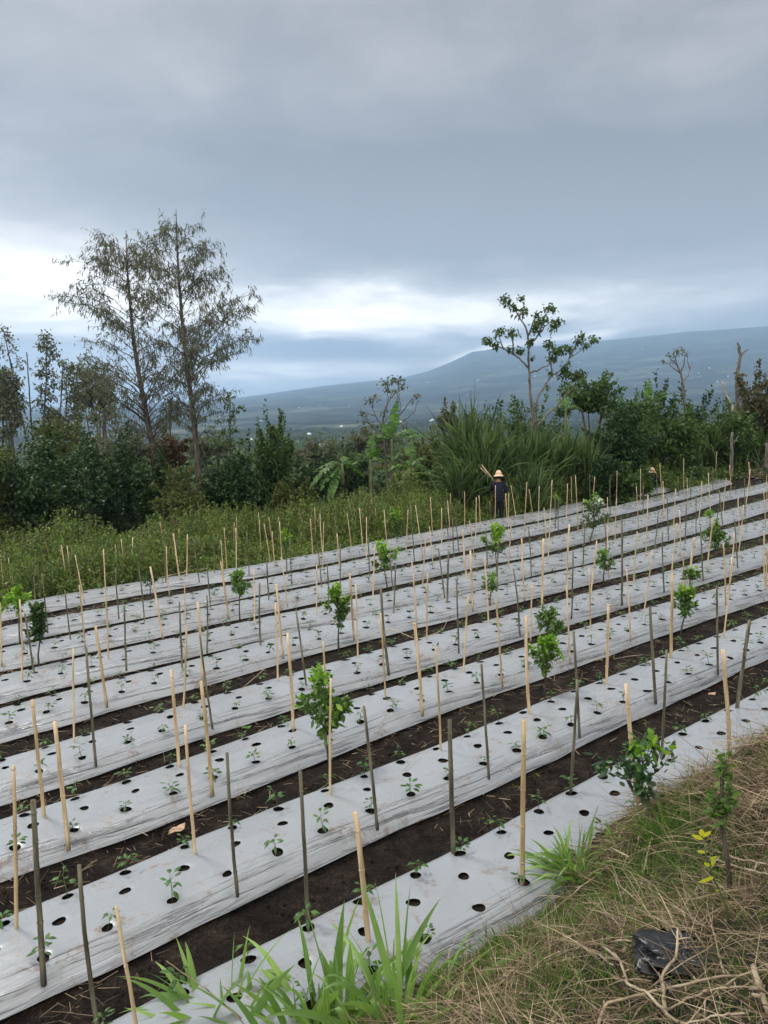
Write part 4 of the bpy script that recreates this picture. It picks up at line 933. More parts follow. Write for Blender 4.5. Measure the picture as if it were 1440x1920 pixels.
banana(735, 860, 39, [(.15, 1, 78, .05), (1, .45, 85, .35), (-.8, .6, 60, .5), (.8, .8, 70, .5), (-.5, .3, 50, .8), (.9, -.1, 55, .5), (-.3, .95, 60, .3)], 'tall banana plant with a wide arching leaf reaching right', 1.0)
banana(768, 905, 36, [(.12, 1, 62, .05), (.7, .8, 60, .4), (-.8, .5, 50, .6), (.95, .2, 55, .5), (-.4, .3, 45, .7)], 'banana plant with a broad pale upright leaf, right of the bare tree', .7)
banana(800, 915, 37, [(.5, .6, 50, .6), (-.8, .4, 55, .6), (.9, .1, 50, .6), (-.3, .9, 45, .4)], 'low banana plant tucked behind the weeds, rightmost of its cluster', .6)
banana(1215, 790, 46, [(.9, .7, 75, .25), (-.1, 1, 60, .05), (-.8, .6, 55, .5), (.6, .9, 60, .3)], 'banana plant with two raised leaves beside the skyline, right side', .9)
banana(1165, 800, 44, [(-.9, .6, 70, .35), (-.6, .9, 50, .3), (.7, .5, 50, .5), (.1, 1, 45, .1)], 'banana plant with a leaf bowing left, between forked tree and fan tree', .7)
banana(1060, 790, 42, [(-.8, .4, 50, .6), (.8, .5, 55, .6), (.2, .9, 45, .4), (-.3, .9, 45, .5)], 'half hidden banana plant at the foot of the forked tree', .7)

# --- tall clumping grasses
def grass_clump(x, ybase, ytop, wpx, dist, n, label, mat='tallgrass', droop=(.25, .9), wid=.028, lean=0, name='tall_grass_clump', base=None, L0=None, spread=None, group='tall grass clumps beyond the field', cat='grass clump', prof=BLADE, k=None, low=.3):
    s = dist/FPX
    if base is None:
        g = at(x, ybase, dist); base = np.array([g[0], g[1], min(g[2], float(ground_z(g[0], g[1])))])
    H = at(x, ytop, dist)[2]-base[2] if L0 is None else L0; sp = wpx/2*s if spread is None else spread
    P_ = np.stack([rng.normal(0, sp*.42, n), rng.normal(0, sp*.35, n), np.zeros(n)], -1)
    z0 = rng.uniform(0, low, n)*H; P_[:, 2] = z0
    D = np.stack([P_[:, 0]/max(sp, .05)*.25+rng.normal(0, .30, n)*np.where(rng.random(n) < .45, 1.6, .35)+lean, rng.normal(0, .25, n), np.ones(n)], -1)
    L = (H-z0)*rng.uniform(.6, 1.22, n)
    mb = MB(); q = rng.normal(size=(n, 3))*[1, 1, .2]
    strips(mb, P_, D, L, wid*rng.uniform(.6, 1.3, n), (.6, .9, 1, 1, .85, .6, .3, .03), rng.uniform(*droop, n), np.cross(unit(D), q), 0, .25)
    o = mb.build(name, M[mat] if isinstance(mat, str) else mat); o.location = tuple(float(v) for v in base)
    return setp(o, label, cat, group)
GC = [(880, 925, 722, 70, 36, 260, 'tallest dark reed clump, left of the person and above the hedge', .2),
 (905, 930, 770, 60, 34.5, 240, 'dense drooping reed clump directly behind the person', .3), (930, 925, 738, 36, 36, 110, 'narrow reed clump with upright tips right of the tallest one', .2),
 (860, 935, 830, 60, 34, 200, 'shorter yellowish reed clump at the left of the reeds', .0), (965, 920, 790, 60, 35, 210, 'reed clump with hanging pale leaves right of the person', .3),
 (1010, 910, 772, 60, 36, 230, 'reed clump with yellow green hanging leaves under the forked tree', .2), (1055, 905, 785, 60, 37, 220, 'wide reed clump right of the forked tree foot', .2),
 (1090, 905, 790, 50, 37, 190, 'pale tipped reed clump next to the feathery tree', .2), (990, 915, 850, 70, 33.5, 160, 'low reedy growth beside the person', .0),
 (1330, 890, 790, 60, 45, 200, 'tall grass behind the brush pile, left part', .1), (1375, 890, 790, 60, 45, 220, 'tall grass behind the brush pile, right part', .1), (1425, 885, 785, 60, 45, 220, 'tall grass clump at the right edge of the photo', .1),
 (1290, 885, 815, 50, 44, 130, 'thin tall grass rising out of the brush pile', .1)]
for (x, yb, yt, wd, di, n, lab, ln) in GC: grass_clump(x, yb, yt, wd*.9, di-1.5, int(n*1.1), lab, droop=(.10, .75), lean=rng.normal(0, .05), wid=.040, low=.55)

# --- dense weeds behind the beds
mb = MB(); n = 15000
u = rng.uniform(-6, 37, n); v = rng.uniform(20.4, 28.5, n)
t9 = bed_t(9, u, v); ok = (t9 > 1.32) | (u > 34); u, v = u[ok], v[ok]
ok = (fbm(u*.5, v*.6, 66, 3)+1.1) > rng.uniform(0, .7, len(u)); u, v = u[ok], v[ok]; x, y = xy_of(u, v); gzv = ground_z(x, y)
hh = (.30+.50*sstep(20.8, 22.8, v))*np.clip(1+1.3*fbm(u*.55, v*.55, 67, 3), .3, 2.1)*rng.uniform(.45, 1.5, len(u))
n = len(u); k = 28
P_ = np.repeat(np.stack([x, y, gzv], -1), k, 0); h_ = np.repeat(hh, k); q_ = rng.uniform(.05, 1.08, n*k)**.75; P_[:, :2] += rng.normal(0, .12, (n*k, 2))*(1.15-q_)[:, None]; P_[:, 2] += h_*q_
ty = np.repeat(fbm(u*.7+5, v*.9, 69, 3)+rng.normal(0, .25, n), k)
for sel, mi in ((ty < .12, 0), ((ty >= .12) & (ty < .42), 2), (ty >= .42, 3)): leaves(mb, P_[sel], .09, .3, None, .28, mi, .35)
st = np.stack([x, y, gzv], -1)[::2]; strips(mb, st, np.stack([rng.normal(0, .2, len(st)), rng.normal(0, .2, len(st)), np.ones(len(st))], -1), hh[::2]*1.15, .006, (1, .8, .3), .05, None, 1)
setp(mb.build('weeds', [M['weed'], M['straw'], M['bright'], M['olive']]), 'dense green weeds behind the farthest bed', 'weeds', kind='stuff')
# rough undergrowth on the slope behind them and in front of the shrubs
mb = MB(); n = 9000
u = rng.uniform(-16, 62, n); v = rng.uniform(27, 50, n)
u = np.concatenate([u, rng.uniform(34.5, 60, 4500)]); v = np.concatenate([v, rng.uniform(8, 30, 4500)]); ok = ~((u < 42) & (v < 21.3)); u, v = u[ok], v[ok]
x, y = xy_of(u, v); gzv = ground_z(x, y); n = len(u); k = 22; hh = .7*(1+.6*fbm(u*.4, v*.4, 68, 3))
P_ = np.repeat(np.stack([x, y, gzv], -1), k, 0); P_[:, :2] += rng.normal(0, .26, (n*k, 2)); P_[:, 2] += np.repeat(hh, k)*rng.uniform(.05, 1.1, n*k)
leaves(mb, P_, .17, .2, None, .33, 0, .25)
setp(mb.build('undergrowth', M['mid']), 'dark green undergrowth on the slope beyond the weeds', 'undergrowth', kind='stuff')
# wooded valley
mb = MB(); n = 5200
r = np.exp(rng.uniform(math.log(75), math.log(1500), n)); a = np.radians(rng.uniform(-34, 34, n)); x = r*np.sin(a); y = r*np.cos(a); g = ground_z(x, y)
for i in range(n):
    s = rng.uniform(1.8, 4.2)*(1 if r[i] > 150 else .6)*(1+.0005*r[i]); k = 70 if r[i] < 300 else 34
    d = unit(rng.normal(size=(k, 3))); d[:, 2] = abs(d[:, 2])*1.15-.2; P_ = np.array([x[i], y[i], g[i]+s*.75])+d*s*rng.uniform(.7, 1, (k, 1))
    leaves(mb, P_, s*.42, .2, d*.6, .42, int(rng.integers(0, 3)), .2)
setp(mb.build('valley_woods', [M['dark'], M['mid'], M['olive']]), 'patchwork of small trees covering the valley floor', 'woods', kind='stuff')

# --- small distant houses
HS = [(500, 812), (512, 822), (470, 826), (505, 846), (555, 830), (604, 838), (618, 862), (470, 872), (640, 800), (700, 812), (741, 795), (752, 792), (811, 788), (808, 790), (898, 712), (895, 714), (948, 711), (1003, 700), (856, 727), (816, 727), (802, 718), (858, 760), (1030, 690), (1040, 706), (1002, 706), (1110, 660), (1128, 668), (1170, 692), (1182, 696), (1205, 655), (1215, 700), (1240, 700), (1310, 700), (1314, 706), (1330, 690), (1358, 688), (1365, 706), (1410, 684), (1418, 690), (1395, 700), (1150, 718), (1100, 716), (1190, 725), (1140, 660), (975, 690), (930, 700), (876, 740), (560, 765), (600, 760), (655, 762), (700, 745), (1085, 680), (1225, 718), (1345, 716), (490, 790), (580, 815)]
proto = None; tsr = np.geomspace(200, 13500, 3000)
for i, (x, y) in enumerate(HS):
    d = ray(x, y); P_ = EYE[None]+d[None]*tsr[:, None]; g = ground_z(P_[:, 0], P_[:, 1]); j = int(np.argmax(P_[:, 2] < g))
    if j == 0: continue
    p = P_[j]; size = max(6, min(24, tsr[j]*rng.uniform(1.2, 3.0)/FPX))
    if proto is None:
        mb = MB(); w_, l_, h = .5, .34, .30
        V = [(-w_, -l_, -.25), (w_, -l_, -.25), (w_, l_, -.25), (-w_, l_, -.25), (-w_, -l_, h), (w_, -l_, h), (w_, l_, h), (-w_, l_, h)]
        mb.add(V, [[0, 1, 5, 4], [1, 2, 6, 5], [2, 3, 7, 6], [3, 0, 4, 7]])
        e = .06; R_ = [(-w_-e, -l_-e, h-.03), (w_+e, -l_-e, h-.03), (w_+e, 0, h+.24), (-w_-e, 0, h+.24), (-w_-e, l_+e, h-.03), (w_+e, l_+e, h-.03)]
        mb.add(R_, [[0, 1, 2, 3], [3, 2, 5, 4]], 1); mb.add([(-w_, -l_, h), (-w_, l_, h), (-w_, 0, h+.22), (w_, -l_, h), (w_, l_, h), (w_, 0, h+.22)], [[0, 2, 1], [3, 4, 5]], 0)
        proto = mb.build('distant_house', [M['wall'], M['roofw']], smooth=False); o = proto
    else:
        o = proto.copy(); C.objects.link(o)
    o.location = tuple(float(q) for q in p); o.scale = (size, size, size); o.rotation_euler = (0, 0, rng.uniform(-.6, .6))
    setp(o, 'tiny pale house far off in the hazy valley', 'house', 'houses scattered over the valley')

# ================================================================== THE GRASSY BANK
def bank_samples(n, u0=-1.5, u1=17, v0=-1.5, v1=4.34):
    u = rng.uniform(u0, u1, n); v = rng.uniform(v0, v1, n); x, y = xy_of(u, v)
    px, py, d = project(np.stack([x, y, gz(x, y)], -1))
    ok = (d > .4) & (v < 3.98+.30*sstep(4.3, 5.6, u)+.05*np.sin(u*2.3)+rng.normal(0, .05, n)) & (px > -150) & (px < 2300) & (py < 2150); u, v, x, y = u[ok], v[ok], x[ok], y[ok]
    return u, v, x, y
# matted dry straw
mb = MB(); u, v, x, y = bank_samples(235000)
dens = sstep(-.35, .35, fbm(u*1.3, v*1.3, 80, 3)+.15*(u > 5)); gpat = sstep(-.15, .35, fbm(u*1.1+9, v*1.5, 81, 3)); ok = rng.random(len(u)) < (.35+.65*dens)*(1-.78*gpat); u, v, x, y = u[ok], v[ok], x[ok], y[ok]; n = len(u); print('straw', n)
P_ = np.stack([x, y, gz(x, y)+rng.uniform(0, .07, n)+.05*dens[ok]], -1)
fl = 2.5*np.stack([vn(x*1.7, y*1.7, 83)-.5, vn(x*1.7, y*1.7, 84)-.5, np.zeros(n)], -1)
D = rng.normal(size=(n, 3))*[1, 1, .42]+fl*.45; D[:, 2] = np.abs(D[:, 2])*.8-.05
strips(mb, P_, D, rng.uniform(.06, 1, n)**1.6*.50*(v < 3.9)+.04+rng.uniform(.05, .14, n)*(v >= 3.9), rng.uniform(.0010, .0026, n)*np.where(rng.random(n) < .06, 2.2, 1), (.8, 1, .8, .2), rng.uniform(0, .5, n), None)
setp(mb.build('dry_grass_mat', M['straw']), 'matted dry grass covering the bank', 'dry grass', kind='stuff')
# green blades growing through it
mb = MB(); u, v, x, y = bank_samples(330000)
g_ = .12+sstep(-.25, .30, fbm(u*1.1+9, v*1.5, 81, 3))+.75*sstep(3.3, 3.9, v)*(fbm(u*2, v*2, 82, 2) > -.25); ok = rng.random(len(u)) < g_*.8; u, v, x, y = u[ok], v[ok], x[ok], y[ok]; n = len(u); print('green', n)
P_ = np.stack([x, y, gz(x, y)], -1); D = rng.normal(size=(n, 3))*[.45, .45, .2]+[0, 0, 1]
strips(mb, P_, D, rng.uniform(.10, .36, n)*sstep(4.6, 3.2, v), rng.uniform(.0012, .0030, n), (1, .95, .7, .05), rng.uniform(.1, .9, n), None)
setp(mb.build('green_grass', M['bankgreen']), 'fine green grass growing through the straw on the bank', 'grass', kind='stuff')
# small leafy weeds
mb = MB(); u, v, x, y = bank_samples(900); ok = fbm(u*1.4, v*1.4, 85, 2) > .05; x, y = x[ok], y[ok]; n = len(x); k = 9
P_ = np.repeat(np.stack([x, y, gz(x, y)+.03], -1), k, 0)+rng.normal(0, .03, (n*k, 3)); leaves(mb, P_, .045, .7, None, .3, 0, .3, (.15, .95, .8, .04), .3)
setp(mb.build('small_weeds', M['weed']), 'small broad leaved weeds dotted over the bank', 'weeds', kind='stuff')

# leafy grass clumps in the foreground
def fg_clump(px, py, n, L, wid, spread, label, lean=(0, 0), droop=(.35, 1.1), mat='freshgrass', base=None):
    b = bank_hit(px, py) if base is None else base; b = np.array([b[0], b[1], max(float(gz(b[0], b[1]))-.02, float(b[2])-.03)])
    P_ = np.stack([rng.normal(0, spread, n), rng.normal(0, spread*.8, n), np.zeros(n)], -1)
    D = P_/spread*[.34, .34, 0]+rng.normal(0, .32, (n, 3))*[1, 1, .2]+[lean[0], lean[1], 1]
    mb = MB(); LL = L*rng.uniform(.45, 1.15, n); q = np.cross(unit(D), rng.normal(size=(n, 3))*[1, 1, .15])
    strips(mb, P_, D, LL, wid*rng.uniform(.55, 1.2, n), (.5, .75, .95, 1, 1, .95, .85, .7, .48, .25, .03), rng.uniform(*droop, n), q, 0, .30)
    o = mb.build('grass_clump', [M[mat]]); o.location = tuple(float(v_) for v_ in b); setp(o, label, 'grass clump', 'leafy grass clumps on the bank')
    
    return o
fg_clump(415, 1950, 46, 1.0, .030, .10, 'broad leaved grass clump at the bottom edge, leftmost of the three', (-.22, 0), (.2, .8))
fg_clump(600, 1965, 110, 1.12, .030, .16, 'largest broad leaved grass clump, in the middle of the bottom edge', (-.05, 0), (.18, .8))
fg_clump(760, 1940, 85, 1.05, .028, .13, 'broad leaved grass clump at the bottom right of the three, arching over the dry bank', (.22, 0), (.2, .85))
fg_clump(1085, 1655, 150, .88, .015, .10, 'bright green grass clump in front of the big leaved sapling', (-.05, 0), (.25, .95))
fg_clump(1160, 1610, 26, .36, .010, .08, 'small side tuft of bright grass right of the bright clump', (.1, 0), (.3, 1.0))
fg_clump(1265, 1590, 260, .42, .004, .14, 'fine bladed green tuft left of the straw heap', (0, 0), (.1, .6), 'bankgreen')
fg_clump(1240, 1760, 240, .28, .004, .10, 'fine bladed green tuft above the black plastic', (0, 0), (.2, .7), 'bankgreen')
fg_clump(950, 1790, 220, .25, .004, .10, 'fine bladed green tuft near the edge of the nearest bed', (0, 0), (.2, .7), 'bankgreen')

def lay_branch(pl, r0, r1, label, mat='deadwood', name='dead_branch', lift=None, cat='dead branch', group='dry branches on the bank'):
    pts = []
    for i, q in enumerate(pl):
        l_ = (q[2] if len(q) > 2 else .05)+.06
        pts.append(bank_hit(q[0], q[1], l_))
    pts = np.array(pts); b = pts[0].copy(); k = len(pts); tt = np.linspace(0, k-1, k*4); pp = np.stack([np.interp(tt, np.arange(k), pts[:, a]) for a in range(3)], -1)-b
    pp[1:-1] = .25*pp[:-2]+.5*pp[1:-1]+.25*pp[2:]; pp[1:-1] += rng.normal(0, .0025, pp[1:-1].shape)
    mb = MB(); tube(mb, pp, np.linspace(r0, r1, len(pp)), 6)
    for j in rng.choice(len(pp)-2, min(4, len(pp)-2), replace=False):   # stubs
        d = unit(rng.normal(size=3)+[0, 0, .5]); tube(mb, [pp[j+1], pp[j+1]+d*rng.uniform(.02, .09)], [r1, r1*.5], 5)
    o = mb.build(name, M[mat]); o.location = tuple(float(v_) for v_ in b); return setp(o, label, cat, group)
lay_branch([(1170, 1785, .0), (1195, 1690, .02), (1208, 1630, .04), (1222, 1570, .10), (1244, 1488, .10)], .012, .007, 'pale straight stick standing on the bank below the big leaved sapling')
lay_branch([(1247, 1890, .10), (1240, 1830, .11), (1268, 1795, .13), (1271, 1740, .16)], .010, .006, 'bleached kinked branch rising in front of the black plastic')
lay_branch([(1122, 1925, .05), (1136, 1880, .07), (1215, 1862, .09), (1310, 1838, .09), (1440, 1818, .08)], .009, .006, 'long bleached branch crossing the bottom right corner under the black plastic')
lay_branch([(1130, 1775, .04), (1165, 1800, .07), (1176, 1846, .09), (1215, 1862, .10), (1255, 1908, .08), (1305, 1930, .05)], .008, .007, 'forked pale branch left of the black plastic, bending downwards')
lay_branch([(1245, 1895, .05), (1300, 1868, .07), (1352, 1853, .07), (1435, 1848, .06)], .006, .004, 'thin pale twig below the long bleached branch')
lay_branch([(1413, 1812, .10), (1428, 1860, .10), (1442, 1900, .10)], .014, .012, 'thick bleached branch end at the right edge')
lay_branch([(1285, 1470, .06), (1318, 1520, .08), (1370, 1533, .08), (1445, 1540, .08)], .007, .005, 'bent stalk lying on the straw heap')
lay_branch([(1335, 1592, .06), (1380, 1610, .07), (1445, 1622, .07)], .009, .006, 'dry stalks lying below the straw heap, upper one')
lay_branch([(1325, 1605, .05), (1390, 1628, .06), (1445, 1640, .06)], .008, .006, 'dry stalks lying below the straw heap, lower one')
lay_branch([(1000, 1738, .05), (1070, 1680, .10), (1142, 1622, .12)], .006, .004, 'thin dry stalk leaning past the bright grass clump')
lay_branch([(1275, 1710, .05), (1310, 1660, .10), (1350, 1605, .16)], .004, .003, 'thin grey stalk slanting between the yellow leaves')
lay_branch([(1325, 1690, .03), (1340, 1760, .05), (1358, 1825, .05)], .005, .004, 'dry stem lying right of the black plastic')
lay_branch([(1080, 1765, .03), (1120, 1790, .04), (1150, 1810, .04)], .005, .004, 'short dry stem left of the forked pale branch')
lay_branch([(1060, 1790, .03), (1078, 1822, .04), (1092, 1850, .04)], .005, .004, 'short dry twig lying near the bottom, left of the branches')
lay_branch([(1150, 1640, .05), (1185, 1650, .09), (1230, 1655, .07), (1260, 1640, .05)], .008, .005, 'brown root like branch at the foot of the pale stick', 'bark')
lay_branch([(1385, 1830, .03), (1330, 1870, .05), (1290, 1920, .04)], .005, .004, 'thin pale twig in the bottom right corner')
lay_branch([(1400, 1900, .05), (1340, 1905, .06), (1270, 1925, .05)], .006, .004, 'pale branch lying along the bottom edge')
# dry blade hanging out of the foreground clump and one across the film
lay_branch([(312, 1802, .25), (380, 1850, .30), (440, 1900, .25), (480, 1950, .10)], .004, .003, 'long dry grass stalk leaning at the bottom left of the grass clumps', 'straw')
# vine stems lying in the furrow
def lay_line(pl, r, label, mat='deadwood', name='dry_stem', dz=0.02):
    pts = np.array([hitp(q[0], q[1], (q[2] if len(q) > 2 else dz)) for q in pl]); b = pts[0].copy(); k = len(pts); tt = np.linspace(0, k-1, k*5)
    pp = np.stack([np.interp(tt, np.arange(k), pts[:, a]) for a in range(3)], -1)-b
    for _ in range(2): pp[1:-1] = .25*pp[:-2]+.5*pp[1:-1]+.25*pp[2:]
    mb = MB(); tube(mb, pp, r, 5); o = mb.build(name, M[mat]); o.location = tuple(float(v_) for v_ in b); return setp(o, label, 'dry stem', 'dry stems lying in the field')
lay_line([(707, 1186, .05), (735, 1179, .12), (765, 1192, .05), (785, 1200, -.06), (830, 1182, .1), (838, 1165, .18)], .008, 'long curved dry vine stem across the middle bed')
lay_line([(852, 1105, .1), (868, 1118, .1), (880, 1128, .1)], .006, 'short pale stem leaning near two stakes in the middle')
lay_line([(758, 1445, .13), (767, 1432, .13), (780, 1417, .14), (786, 1412, .14)], .004, 'thin white curled string lying on the second bed')
lay_line([(455, 1290, -.08), (480, 1268, -.05), (495, 1255, 0)], .006, 'dry twig at the rim of the fourth bed, left of centre')
lay_line([(290, 1085, .0), (340, 1074, .1), (365, 1068, .14), (390, 1066, .12)], .010, 'pale dry stalk arching at the back edge of the farthest bed')
lay_line([(1150, 1236, -.1), (1182, 1230, -.08), (1205, 1228, -.1)], .006, 'straw coloured dry root in the furrow beside the third bed')
lay_line([(420, 1702, -.10), (445, 1690, -.08), (470, 1683, -.1)], .016, 'short brown stick at the lower rim of the second bed')

# yellow leaved shoots on the bank
def shoot(pl, lv, label, leafsize=.09, mat='yellow'):
    pts = np.array([bank_hit(q[0], q[1], q[2]) if i == 0 else None for i, q in enumerate(pl[:1])]); b = pts[0]; dist = float((b-EYE)@_F); o = empty('yellow_leaved_shoot', b, label, 'weed', 'yellow leaved shoots on the bank')
    def at2(x, y): d = ray(x, y); return EYE+d*dist
    pp = np.array([at2(q[0], q[1])-b for q in pl]); st = MB(); tube(st, pp, np.linspace(.006, .003, len(pp)), 5); st.build('stem', M['cane'], o); lf = MB()
    for (x, y, dx, dz, s) in lv:
        P_ = (at2(x, y)-b)[None]; D = unit(np.array([[dx, rng.uniform(-.4, .3), dz]])); strips(lf, P_, D, leafsize*s*.8, leafsize*s*.15, (.1, .8, 1, .7, .05), .2, np.cross(D, [[.15, 1, .25]]), 0, .25)
    lf.build('leaves', M[mat], o)
shoot([(1372, 1762, 0), (1362, 1700, .1), (1340, 1650, .2), (1325, 1610, .2), (1318, 1570, .2)], [(1340, 1645, -1, .15, 1.5), (1330, 1625, -.6, .9, 1.0), (1322, 1600, -.8, .6, .9), (1318, 1575, -.9, .7, 1.1), (1318, 1570, .6, .9, 1.0), (1316, 1568, -.2, 1, 1.1), (1330, 1612, .7, .6, .8), (1336, 1625, .1, 1, .8), (1350, 1670, -.7, .5, .7)], 'straggly weed with bright yellow leaves, right of the fine green tuft')
shoot([(1290, 1752, 0), (1288, 1735, .05), (1286, 1722, .1)], [(1286, 1724, -1, .7, .9), (1286, 1722, -.1, 1, 1.0), (1287, 1724, .8, .8, .9), (1286, 1726, .9, .2, .7), (1286, 1726, -.9, .1, .7)], 'small yellow green shoot just above the black plastic', .08, 'bright')
shoot([(1128, 1790, 0), (1128, 1772, .05)], [(1128, 1775, -.6, .8, .7), (1128, 1772, .3, 1, .8), (1128, 1774, .8, .4, .7)], 'tiny green shoot in the straw left of the pale stick', .07, 'bright')

# crumpled sheets
def crumple(name, p, sx, sy, sz, mat, label, cat, seed, amp=.5):
    nu, nv = 56, 40; th, ph = np.meshgrid(np.linspace(0, 2*math.pi, nu+1)[:-1], np.linspace(.02, math.pi-.02, nv)); d = np.stack([np.cos(th)*np.sin(ph), np.sin(th)*np.sin(ph), np.cos(ph)], -1)
    f = 1+amp*(1-2*np.abs(fbm(d[..., 0]*1.8+d[..., 2]*1.3+9, d[..., 1]*1.8+d[..., 2], seed, 3)))-amp*.4+amp*.35*fbm(d[..., 0]*5, d[..., 1]*5+d[..., 2]*4, seed+3, 2)
    V = d*f[..., None]*[sx, sy, sz]; V[..., 2] = np.maximum(V[..., 2], -sz*.35)
    mb = MB(); i = np.arange(nv-1)[:, None]*nu+np.arange(nu)[None]; j = np.arange(nv-1)[:, None]*nu+((np.arange(nu)+1) % nu)[None]
    mb.add(V.reshape(-1, 3), np.stack([i, i+nu, j+nu, j], -1).reshape(-1, 4)); o = mb.build(name, M[mat]); o.location = tuple(float(q) for q in p); return setp(o, label, cat)
bp = bank_hit(1278, 1800, .07); crumple('plastic_sheet', bp, .19, .18, .055, 'black', 'crumpled black plastic lying on the bank behind the bleached branches', 'plastic sheet', 5, .8)
bp = bank_hit(1230, 1776, .07); crumple('plastic_sheet', bp, .09, .08, .035, 'black', 'smaller black plastic scrap at the left end of the crumpled one', 'plastic sheet', 15, .8)
bp = bank_hit(1303, 1466, .02); crumple('plastic_sheet', bp, .06, .05, .10, 'black', 'dark film flap sticking up where the nearest bed meets the straw heap', 'plastic sheet', 25, .6)
p = hitp(1178, 921, -.05); crumple('plastic_bag', p, .30, .2, .26, 'pink', 'crumpled pink bag under the yellow green sapling at the field end', 'bag', 35, .4)
p = hitp(1120, 945, .02); p[2] += .05; crumple('plastic_bag', p, .20, .15, .22, 'white', 'white plastic bag behind the tall dense citrus sapling', 'bag', 45, .6)
def fallen_leaf(x, y, dz, L, label, mat, ang=0.4):
    p = hitp(x, y, dz); mb = MB(); k = 9; t = np.linspace(0, 1, k); w_ = np.sin(np.pi*t)**.7*.26*L*rng.uniform(.8, 1.1, k); d = np.array([math.cos(ang), math.sin(ang), 0.05]); s = np.array([-d[1], d[0], 0])
    mid = d*(t[:, None]-.5)*L+np.array([0, 0, 1])*(.03*np.sin(t*7))[:, None]*L*2
    V = np.stack([mid-s*w_[:, None]+[0, 0, .01], mid, mid+s*w_[:, None]+[0, 0, .018]], 1).reshape(-1, 3); i = np.arange(k-1)[:, None]*3+np.arange(2)[None]
    mb.add(V, np.stack([i, i+1, i+4, i+3], -1).reshape(-1, 4)); o = mb.build('fallen_leaf', M[mat]); o.location = tuple(float(q) for q in p); return setp(o, label, 'leaf')
fallen_leaf(332, 1556, -.12, .22, 'large curled pale dry leaf in the furrow, lower left', 'dryleaf', .9)
fallen_leaf(462, 1365, -.05, .15, 'light green fallen leaf on the rim of a bed, left of centre', 'bright', .3)
fallen_leaf(1335, 1302, -.07, .13, 'small pinkish dry leaf in the furrow at the right', 'dryleaf', .3)

# brush pile at the end of the field
g = hitp(1275, 893, -.1); o = empty('brush_pile', g, 'tangled pile of dead branches at the far right end of the beds', 'brush pile'); s = g[1]/FPX
mb = MB()
for i in range(420):
    c = np.array([rng.normal(0, 55)*s, rng.normal(0, .8), abs(rng.normal(0, 15))*s]); d = unit(rng.normal(size=3)*[1, .6, .6]); L = rng.uniform(.4, 1.7); k = 5; t = np.linspace(-.5, .5, k)
    pp = c+d*(t*L)[:, None]+rng.normal(0, .06, (k, 3)); pp[:, 2] = np.abs(pp[:, 2]); tube(mb, pp, np.linspace(.014, .005, k)*rng.uniform(.6, 1.5), 4, cap=False)
mb.build('twigs', M['deadwood'], o)
for pl in ([(1272, 830), (1285, 850), (1290, 868)], [(1320, 872), (1340, 860), (1352, 845)], [(1310, 898), (1330, 868), (1338, 860)], [(1240, 850), (1262, 872), (1280, 880)], [(1275, 900), (1300, 868)], [(1355, 852), (1335, 862), (1310, 865)], [(1235, 885), (1260, 862), (1290, 858), (1330, 862)]):
    pts = np.array([at(x, y, g[1]-.6)-g for x, y in pl]); mb = MB(); tube(mb, pts, np.linspace(.035, .015, len(pts)), 6); mb.build('branch', M['deadwood'], o)
g2 = hitp(1425, 893, -.1); o = empty('brush_pile', g2, 'second heap of dark dead branches cut by the right edge', 'brush pile'); mb = MB()
for i in range(220):
    c = np.array([rng.normal(0, 28)*s, rng.normal(0, .7), abs(rng.normal(0, 10))*s]); d = unit(rng.normal(size=3)*[1, .6, .4]); L = rng.uniform(.4, 1.5); k = 5; t = np.linspace(-.5, .5, k)
    pp = c+d*(t*L)[:, None]+rng.normal(0, .05, (k, 3)); pp[:, 2] = np.abs(pp[:, 2]); tube(mb, pp, np.linspace(.013, .005, k)*rng.uniform(.6, 1.5), 4, cap=False)
mb.build('twigs', M['deadwood'], o)
for (x, yb, yt, lab) in ((1371, 900, 810, 'pale bare trunk standing at the right of the brush pile'), (1436, 880, 830, 'dark bare trunk at the right edge above the second heap')):
    b = at(x, yb, 41); t_ = at(x+2, yt, 41); mb = MB(); pp = np.linspace(b, t_, 8)+rng.normal(0, .02, (8, 3)); tube(mb, pp-b, np.linspace(.10, .07, 8), 7); q = pp[5]-b; tube(mb, [q, q+[.4, .1, .5]], [.04, .02], 5); q = mb.build('dead_tree', M['palebark']); q.location = tuple(float(v_) for v_ in b); setp(q, lab, 'tree trunk')

# ================================================================== PEOPLE
def skinned(V, E_, R_, sub=2):
    me = bpy.data.meshes.new('tmp'); me.from_pydata(V, E_, []); me.update(); o = bpy.data.objects.new('tmp', me); C.objects.link(o)
    sk = o.modifiers.new('s', 'SKIN'); 
    for i, r in enumerate(R_): me.skin_vertices[0].data[i].radius = (r, r) if not isinstance(r, tuple) else r
    me.skin_vertices[0].data[0].use_root = True
    sb = o.modifiers.new('b', 'SUBSURF'); sb.levels = sub; sb.render_levels = sub
    dg = bpy.context.evaluated_depsgraph_get(); ev = o.evaluated_get(dg); m2 = bpy.data.meshes.new_from_object(ev); bpy.data.objects.remove(o); bpy.data.meshes.remove(me); return m2
def link_mesh(me, name, mat, parent):
    me.materials.clear(); me.materials.append(mat); me.name = name; o = bpy.data.objects.new(name, me); C.objects.link(o); o.parent = parent
    me.polygons.foreach_set('use_smooth', [True]*len(me.polygons)); return o
def add_tubes(me, tubes):
    import bmesh
    mb = MB()
    for pts, rr in tubes: tube(mb, pts, rr, 6)
    V = np.concatenate(mb.V); bm = bmesh.new(); bm.from_mesh(me); base = [bm.verts.new(v) for v in V]
    for k in mb.F:
        for F in mb.F[k]:
            for f in F:
                try: bm.faces.new([base[int(i)] for i in f])
                except ValueError: pass
    bm.to_mesh(me); bm.free()
